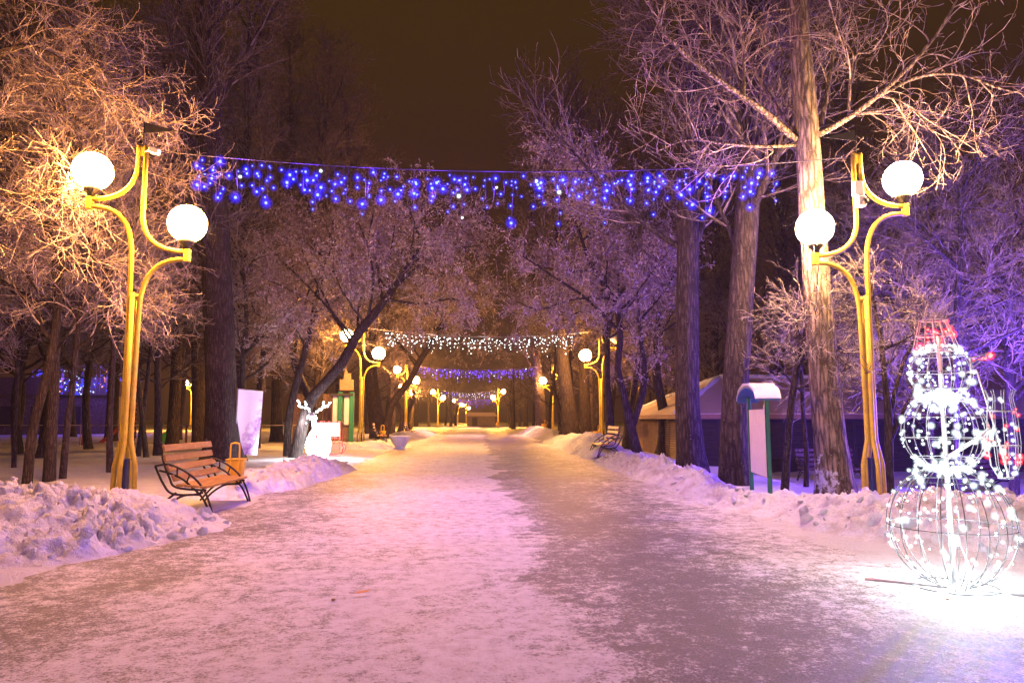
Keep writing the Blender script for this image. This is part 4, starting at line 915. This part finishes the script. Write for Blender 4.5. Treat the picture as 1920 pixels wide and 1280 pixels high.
for p, w in (((0, 0, 1.66), 2.5), ((0, 0, 1.46), 3), ((0, -.1, 1.2), 3.5), ((0, 0, .75), 7), ((.0, -.4, .3), 16), ((.3, -.15, .28), 15), ((-.25, .25, .35), 15), ((.1, .45, .5), 16)): light('P', (.82, .96, 1.0), w, p, t, .08)
light('P', (1, .1, .08), 5, (-.02, 0, 1.97), t, .05)
tg = MB(); p0, p1 = gp(1622, 1092), gp(1990, 1130); p0.z = p1.z = .03; tg.tube([p0, p0.lerp(p1, .5) + Vector((0, 0, .003)), p1], .011, 8)
tag(tg.build('metal_rod', M['grey']), 'thin metal rod lying on the bright snow in front of the snowman', 'rod')
p0, p1 = dp(1790, 597, 7.5), dp(2100, 560, 8.2)
# ------------------------------------------------------------------ glowing deer and sleigh on the left
DX, DY = gp(600, 866).x, 23.2
t = thing('light_deer', 'blazing white light deer with antlers behind the curved tree', 'light figure', (dp(596, 866, DY).x, DY, .03))
m = MB(); wire_sphere(m, .55, .32, .50, 14, (-.2, 0., .2), .008); m.build('body', M['wire'], t)
m = MB(); m.tube([(-.12, 0, 1.0), (-.16, -.05, 1.25), (-.2, -.08, 1.35)], [.10, .08, .11], 8); m.ball((-.2, -.16, 1.36), .12, 10); m.build('head', M['wire'], t)
ANT = [[(-.24, 0, 1.45), (-.42, 0, 1.62), (-.62, 0, 1.68), (-.68, 0, 1.84)], [(-.42, 0, 1.62), (-.44, 0, 1.82)], [(-.14, 0, 1.45), (.10, 0, 1.60), (.26, 0, 1.68), (.36, 0, 1.80)], [(.1, 0, 1.6), (.16, 0, 1.8)]]
for pr in (ANT[:2], ANT[2:]):
    m = MB()
    for a_ in pr: m.tube([Vector(x) for x in a_], .012, 6)
    m.build('antler', M['wire'], t)
for x in (-.25, .25):
    m = MB(); m.tube([(x, -.1, .35), (x * 1.1, -.12, .15), (x, -.12, -.05)], .03, 6); m.build('leg', M['wire'], t)
m = MB()
for _ in range(420):
    a = gs.uniform(0, 6.28); u = gs.uniform(-.48, .48); q_ = .36 * (1 - .3 * math.sin(u * PI)); m.ball((q_ * math.cos(u * PI) * math.cos(a), q_ * math.cos(u * PI) * math.sin(a), .55 + .5 * math.sin(u * PI)), .034, 6, 0)
for _ in range(20): m.ball((gs.gauss(-.2, .08), gs.gauss(-.15, .06), gs.gauss(1.3, .1)), .02, 6, 0)
for a_ in ANT:
    for s0, s1 in zip(a_[:-1], a_[1:]):
        for k in range(4): m.ball(Vector(s0).lerp(Vector(s1), (k + .5) / 4) + Vector((gs.uniform(-.03, .03), -.03, gs.uniform(-.03, .03))), gs.choice((.02, .03)), 6, 0)
tag(m.build('bulb', [M['b_white']], t), kind='stuff')
for p, w in (((0, -.6, .5), 110), ((-.5, -.2, 1.2), 50), ((.3, -.5, .3), 90), ((0, .5, .6), 60)): light('P', (.9, .9, 1.0), w, p, t, .15)
t = thing('light_sleigh', 'red lit wire sleigh with a pale side panel right of the glowing deer', 'light figure', (dp(618, 862, 24.2).x, 24.2, .05))
m = MB()
for y in (-.2, .25):
    m.tube([Vector((x, y, z)) for x, z in sm([(-.45, .10), (.2, .08), (.42, .16), (.48, .34), (.40, .42)])], .014, 6)
m.build('runner', M['red'], t)
m = MB(); m.tube([(-.42, -.2, .1), (-.42, -.2, 1.15), (.36, -.2, 1.15), (.36, -.2, .1)], .012, 6); m.tube([(-.42, .25, .1), (-.42, .25, 1.15), (.36, .25, 1.15), (.36, .25, .1)], .012, 6)
for z in (.45, .62, 1.15): m.tube([(-.42, -.2, z), (.36, -.2, z), (.36, .25, z)], .010, 6)
for k in range(7): m.tube([(-.36 + k * .11, -.2, .45), (-.36 + k * .11, -.2, .62)], .008, 5)
m.build('frame', M['red'], t)
m = MB(); m.bbox((-.03, -.17, .9), (.74, .02, .44), .005); m.build('side_panel', M['white'], t)
m = MB()
for k in range(46):
    e_ = gs.choice([((-.42, -.2, 1.15), (.36, -.2, 1.15)), ((-.42, -.2, .45), (.36, -.2, .45)), ((.36, -.2, .1), (.36, -.2, 1.15)), ((-.42, -.2, .62), (.36, -.2, .62)), ((.36, -.2, .2), (.48, -.2, .35))]); m.ball(Vector(e_[0]).lerp(Vector(e_[1]), gs.random()) + Vector((0, -.03, 0)), .018, 6)
tag(m.build('bulb', [M['b_red']], t), kind='stuff')
light('P', (1, .1, .06), 25, (.3, -.6, .6), t, .1)
# banner
t = thing('banner', 'white hanging banner with violet print between trunk and thin stem', 'banner', dp(468, 790, 22))
m = MB(); W_, H_ = .78, 1.92; n_ = 10; Vb = []; fb = []
for i in range(n_ + 1):
    for j in range(7):
        u = i / n_; v = j / 6; Vb.append(((v - .5) * W_ * (1 - .06 * u) + .06 * u * (v > .5) * -1, .05 * math.sin(v * 5 + u * 2) * (.3 + u), H_ / 2 - u * H_ - .06 * v))
for i in range(n_):
    for j in range(6): a = i * 7 + j; fb.append((a, a + 1, a + 8, a + 7))
k0 = len(Vb); Vb2 = [(x, y + .012, z) for x, y, z in Vb]; m.add(Vb, fb, True); m.add(Vb2, [f_[::-1] for f_ in fb], True); m.build('sheet', M['cloth'], t, rz=.78)
m = MB(); m.tube([(-.29, -.27, H_ / 2 + .01), (.28, .29, H_ / 2 - .05)], .016, 6); m.tube([(-.3, -.28, H_ / 2 + .02), (-.3, -.28, -1.35)], .018, 6); m.build('frame', M['grey'], t)

# ------------------------------------------------------------------ playground booth, fence and toys on the left
t = thing('play_booth', 'castle topped play booth with green pillars and white panels', 'booth', dp(648, 815, 36)); t.location.z = 0
s = 36 / F
for x in (-11, 10):
    m = MB(); m.bbox((x * s, 0, 1.28), (8 * s, .2, 2.7), .02); m.build('pillar', M['green'], t)
for x in (-20, 1):
    m = MB(); m.bbox((x * s, .05, 1.75), (10 * s, .06, 1.5), .01); m.build('panel', M['white'], t)
m = MB(); m.bbox((-.2, .14, 1.2), (42 * s, .06, 2.4), .01); m.build('back_wall', M['board'], t)
m = MB(); m.prism([(-.34, 2.72), (.34, 2.72), (.34, 3.25), (.2, 3.25), (.2, 3.55), (.02, 3.55), (-.05, 3.85), (-.12, 3.55), (-.16, 3.25), (-.34, 3.25)], -.05, .05); m.build('pediment', M['trim'], t)
m = MB(); m.bbox((-.25, -.02, 2.5), (1.2, .24, .12), .01); m.build('beam', M['black'], t)
t = thing('board_wall', 'dark upright board hoarding behind the glowing deer', 'hoarding', dp(592, 810, 37)); t.location.z = 0
for k in range(14):
    m = MB(); m.bbox(((k - 7) * .155, rnd.uniform(-.01, .01), 1.3), (.145, .03, 2.55 + rnd.uniform(-.04, .04)), .005); m.build('board', M['board'], t)
for z in (.5, 2.1):
    m = MB(); m.bbox((0, .05, z), (2.2, .04, .1), .005); m.build('rail', M['board'], t)
t = thing('rail_fence', 'low cream pipe fence with rust red posts across the left snow', 'fence')
Yf = 36.0
for a_, b_ in ((-60, 22), (38, 152), (162, 262), (270, 365), (378, 470), (482, 560), (566, 606)):
    A_, B_ = dp(a_, 797, Yf), dp(b_, 797, Yf); m = MB()
    m.tube([(A_.x, Yf, -.05), (A_.x, Yf, A_.z), (B_.x, Yf, A_.z), (B_.x, Yf, -.05)], .026, 8); m.tube([(A_.x, Yf, .12), (B_.x, Yf, .12)], .02, 6); m.build('rail_panel', M['fence'], t)
for a_ in (32, 157, 266, 350, 372, 476, 563):
    A_ = dp(a_, 797, Yf - .1); m = MB(); m.tube([(A_.x, Yf - .1, -.3), (A_.x, Yf - .1, A_.z)], .055, 8); m.build('post', M['redpost'], t)
def toy(name, label, cat, px, py, Y): o = thing(name, label, cat, dp(px, py, Y)); o.location.z = gzf(o.location.x, Y); return o
t = toy('play_tent', 'bright green pointed play tent behind the rail fence', 'play tent', 305, 830, 38)
m = MB(); m.add([(-.42, -.3, 0), (.42, -.3, 0), (.42, .3, 0), (-.42, .3, 0), (.3, 0, .75), (.0, 0, .55)], [(0, 1, 4, 5), (1, 2, 4), (2, 3, 5, 4), (3, 0, 5), (3, 2, 1, 0)]); m.build('canvas', M['lime'], t)
m = MB(); m.tube([(.3, 0, .7), (.3, 0, .9)], .015, 6); m.tube([(-.45, -.32, .02), (.45, -.32, .02)], .02, 6); m.build('pole', M['grey'], t)
t = toy('play_tunnel', 'yellow play tunnel arch behind the trunk by the bench', 'play tunnel', 386, 830, 38)
m = MB(); m.prism([(.45 * math.cos(PI * i / 12), .75 * math.sin(PI * i / 12)) for i in range(13)] + [(.3 * math.cos(PI * i / 12), .58 * math.sin(PI * i / 12)) for i in range(12, -1, -1)], -.4, .4); m.build('arch', M['orange'], t)
m = MB(); m.bbox((0, 0, .03), (.9, .8, .06), .01); m.build('base', M['red'], t)
t = toy('play_slide', 'small red slide left of the near left lamp', 'slide', 208, 830, 39)
m = MB(); m.add([(-.5, -.25, .05), (-.5, .25, .05), (.4, .25, .8), (.4, -.25, .8), (-.5, -.25, .0), (-.5, .25, .0), (.4, .25, .74), (.4, -.25, .74)], [(0, 3, 2, 1), (4, 5, 6, 7), (0, 1, 5, 4), (2, 3, 7, 6), (0, 4, 7, 3), (1, 2, 6, 5)]); m.build('chute', M['red'], t)
m = MB()
for y in (-.22, .22): m.tube([(.42, y, .78), (.62, y, 0)], .025, 6)
for z in (.2, .4, .6): m.tube([(.62 - .255 * z, -.22, z), (.62 - .255 * z, .22, z)], .018, 6)
m.build('ladder', M['grey'], t)
t = toy('spiral_pole', 'dark spiral banded pole right of the near left lamp', 'pole', 249, 830, 34)
m = MB(); m.tube([(0, 0, 0), (0, 0, 2.1)], .03, 8); m.build('post', M['black'], t)
m = MB(); m.tube([(.07 * math.cos(i * .6), .07 * math.sin(i * .6), .1 + i * .02) for i in range(98)], .028, 6); m.build('spiral', M['redpost'], t)

# -- lit house far behind the slim trees
HY = 62; hx = dp(120, 760, HY).x
t = thing('lit_house', 'far pale hut draped with blue lights behind the slim left trees', 'hut', (hx, HY, 0))
m = MB(); m.box((0, 0, 1.6), (9.5, 5, 3.2)); m.build('wall', M['board'], t)
m = MB(); m.prism([(-5.3, 3.2), (5.3, 3.2), (4.6, 4.6), (-4.6, 4.6)], -3, 3); m.build('roof', M['board'], t)
for x in (-3, -.6, 2.2):
    m = MB(); m.box((x, -2.53, 1.5), (1.1, .06, 1.6)); m.build('window', M['shutter_dark'], t)
m = MB(); m.box((3.9, -2.53, 1.1), (.95, .06, 2.1)); m.build('door', M['board'], t)
def net(label, px, Y, w, z0, z1, n, kinds, seed):
    g = random.Random(seed); p = dp(px, 720, Y); r = thing('light_net', label, 'light net', (p.x, Y, 0), 0, 'blue light nets far left')
    m = MB(); ms = {}
    m.tube([(-w / 2, 0, z1 + .1), (0, 0, z1), (w / 2, 0, z1 + .1)], .02, 5)
    for k in range(int(w / .5) + 1): m.tube([(-w / 2 + k * .5, 0, z1 + .05), (-w / 2 + k * .5, 0, z0)], .012, 4)
    m.build('cable', M['cable'], r)
    for _ in range(n):
        k = g.choices([a for a, _ in kinds], [b for _, b in kinds])[0]
        ms.setdefault(k, MB()).ball((g.gauss(0, w / 4), g.uniform(-.1, .1), z1 - (z1 - z0) * g.random() ** .8), g.uniform(.03, .075), 6)
    for k, mm in ms.items(): tag(mm.build('bulb', [M['n_' + k]], r), kind='stuff')
    light('P', (.12, .06, 1), 160, (0, -.8, (z0 + z1) / 2), r, .3)
net('widest blue and white light net in the middle of the far left cluster', 143, 58, 3.0, 3.2, 5.4, 130, [('blue', .7), ('white', .3)], 1)
net('narrow blue light net with a pink tinge left of the widest one', 108, 57, 1.4, 3.3, 5.3, 50, [('violet', .6), ('blue', .3), ('red', .1)], 2)
net('blue and orange light net touching the left lamp post', 214, 58, 2.2, 3.4, 5.4, 70, [('blue', .75), ('red', .25)], 3)
net('small blue light net right of the left lamp post', 252, 59, .8, 3.6, 4.8, 25, [('blue', 1)], 4)
net('small dim blue lights at the far left end of the cluster', 78, 60, 1.6, 4.4, 5.2, 14, [('blue', 1)], 6)
lamp_at(358, 78, 'distant orange lamp seen between the dark trunks behind the bench', -1, [M['globe_far']] * 2)

# -- end of the avenue
t = thing('end_kiosk', 'low dark kiosk with a yellow lit sign closing the avenue', 'kiosk', (dp(902, 785, 135).x, 135, 0))
m = MB(); m.box((0, 0, .9), (5.2, 3, 1.8)); m.build('wall', M['board'], t)
m = MB(); m.prism([(-3, 1.8), (3, 1.8), (2.4, 2.5), (-2.4, 2.5)], -2, 2); m.build('roof', M['roof'], t)
m = MB(); m.box((1.5, -1.54, 2.05), (1.4, .08, .5)); m.build('sign', emit('lit_yellow_sign', (1, .6, .1), 2.2), t)
m = MB(); m.box((-1.2, -1.53, .8), (1.0, .06, 1.5)); m.build('door', M['shutter_dark'], t)

# -- the blue lamp that colours the right-hand thicket stands outside the frame
t = thing('blue_floodlight', 'blue floodlight on a short stake right of the snowman', 'floodlight', (11.6, 13.4, gzf(11.6, 13.4)))
m = MB(); m.bbox((0, 0, 1.6), (.3, .2, .25), .02); m.build('housing', M['black'], t)
m = MB(); m.tube([(0, 0, 0), (0, 0, 1.5)], .02, 8); m.build('stake', M['black'], t)
light('P', (.17, .07, 1.0), 5200, (-.4, .1, 2.0), t, .2, 'blue_light')

# frosty air that glows round the lamps
hz = NT('frosty_air'); pv = hz.n('ShaderNodeVolumePrincipled'); pv.inputs['Color'].default_value = (.9, .9, .92, 1); pv.inputs['Density'].default_value = .0006; pv.inputs['Anisotropy'].default_value = .1
hz.l(pv.outputs[0], hz.out.inputs['Volume'])
m = MB(); m.box((0, 150, 14), (360, 400, 34)); tag(m.build('haze', hz.m), kind='stuff')
# ------------------------------------------------------------------ night sky
w = bpy.data.worlds.new('World'); sc.world = w; w.use_nodes = True
nt = w.node_tree; nt.nodes.clear()
tc = nt.nodes.new('ShaderNodeTexCoord'); sp = nt.nodes.new('ShaderNodeSeparateXYZ'); rp = nt.nodes.new('ShaderNodeValToRGB'); bg = nt.nodes.new('ShaderNodeBackground'); ou = nt.nodes.new('ShaderNodeOutputWorld')
nt.links.new(tc.outputs['Generated'], sp.inputs[0]); nt.links.new(sp.outputs[2], rp.inputs[0]); nt.links.new(rp.outputs[0], bg.inputs[0]); nt.links.new(bg.outputs[0], ou.inputs[0])
e = rp.color_ramp.elements; e[0].position = 0; e[0].color = (.050, .016, .008, 1); e[1].position = .55; e[1].color = (.052, .024, .0008, 1)
k = e.new(.3); k.color = (.036, .012, .003, 1)
bg.inputs[1].default_value = .72

# ------------------------------------------------------------------ render settings
sc.render.engine = 'CYCLES'
cy = sc.cycles
cy.use_denoising = True
try: cy.denoiser = 'OPENIMAGEDENOISE'; cy.denoising_prefilter = 'ACCURATE'
except Exception as ex: print(ex)
cy.max_bounces = 4; cy.diffuse_bounces = 2; cy.glossy_bounces = 2; cy.transparent_max_bounces = 12; cy.volume_bounces = 0
cy.sample_clamp_indirect = 3; cy.sample_clamp_direct = 0; cy.use_light_tree = True
cy.caustics_reflective = False; cy.caustics_refractive = False
cy.use_adaptive_sampling = True; cy.adaptive_threshold = .02
vs = sc.view_settings; vs.view_transform = 'Standard'; vs.look = 'None'; vs.exposure = .22; vs.gamma = 1
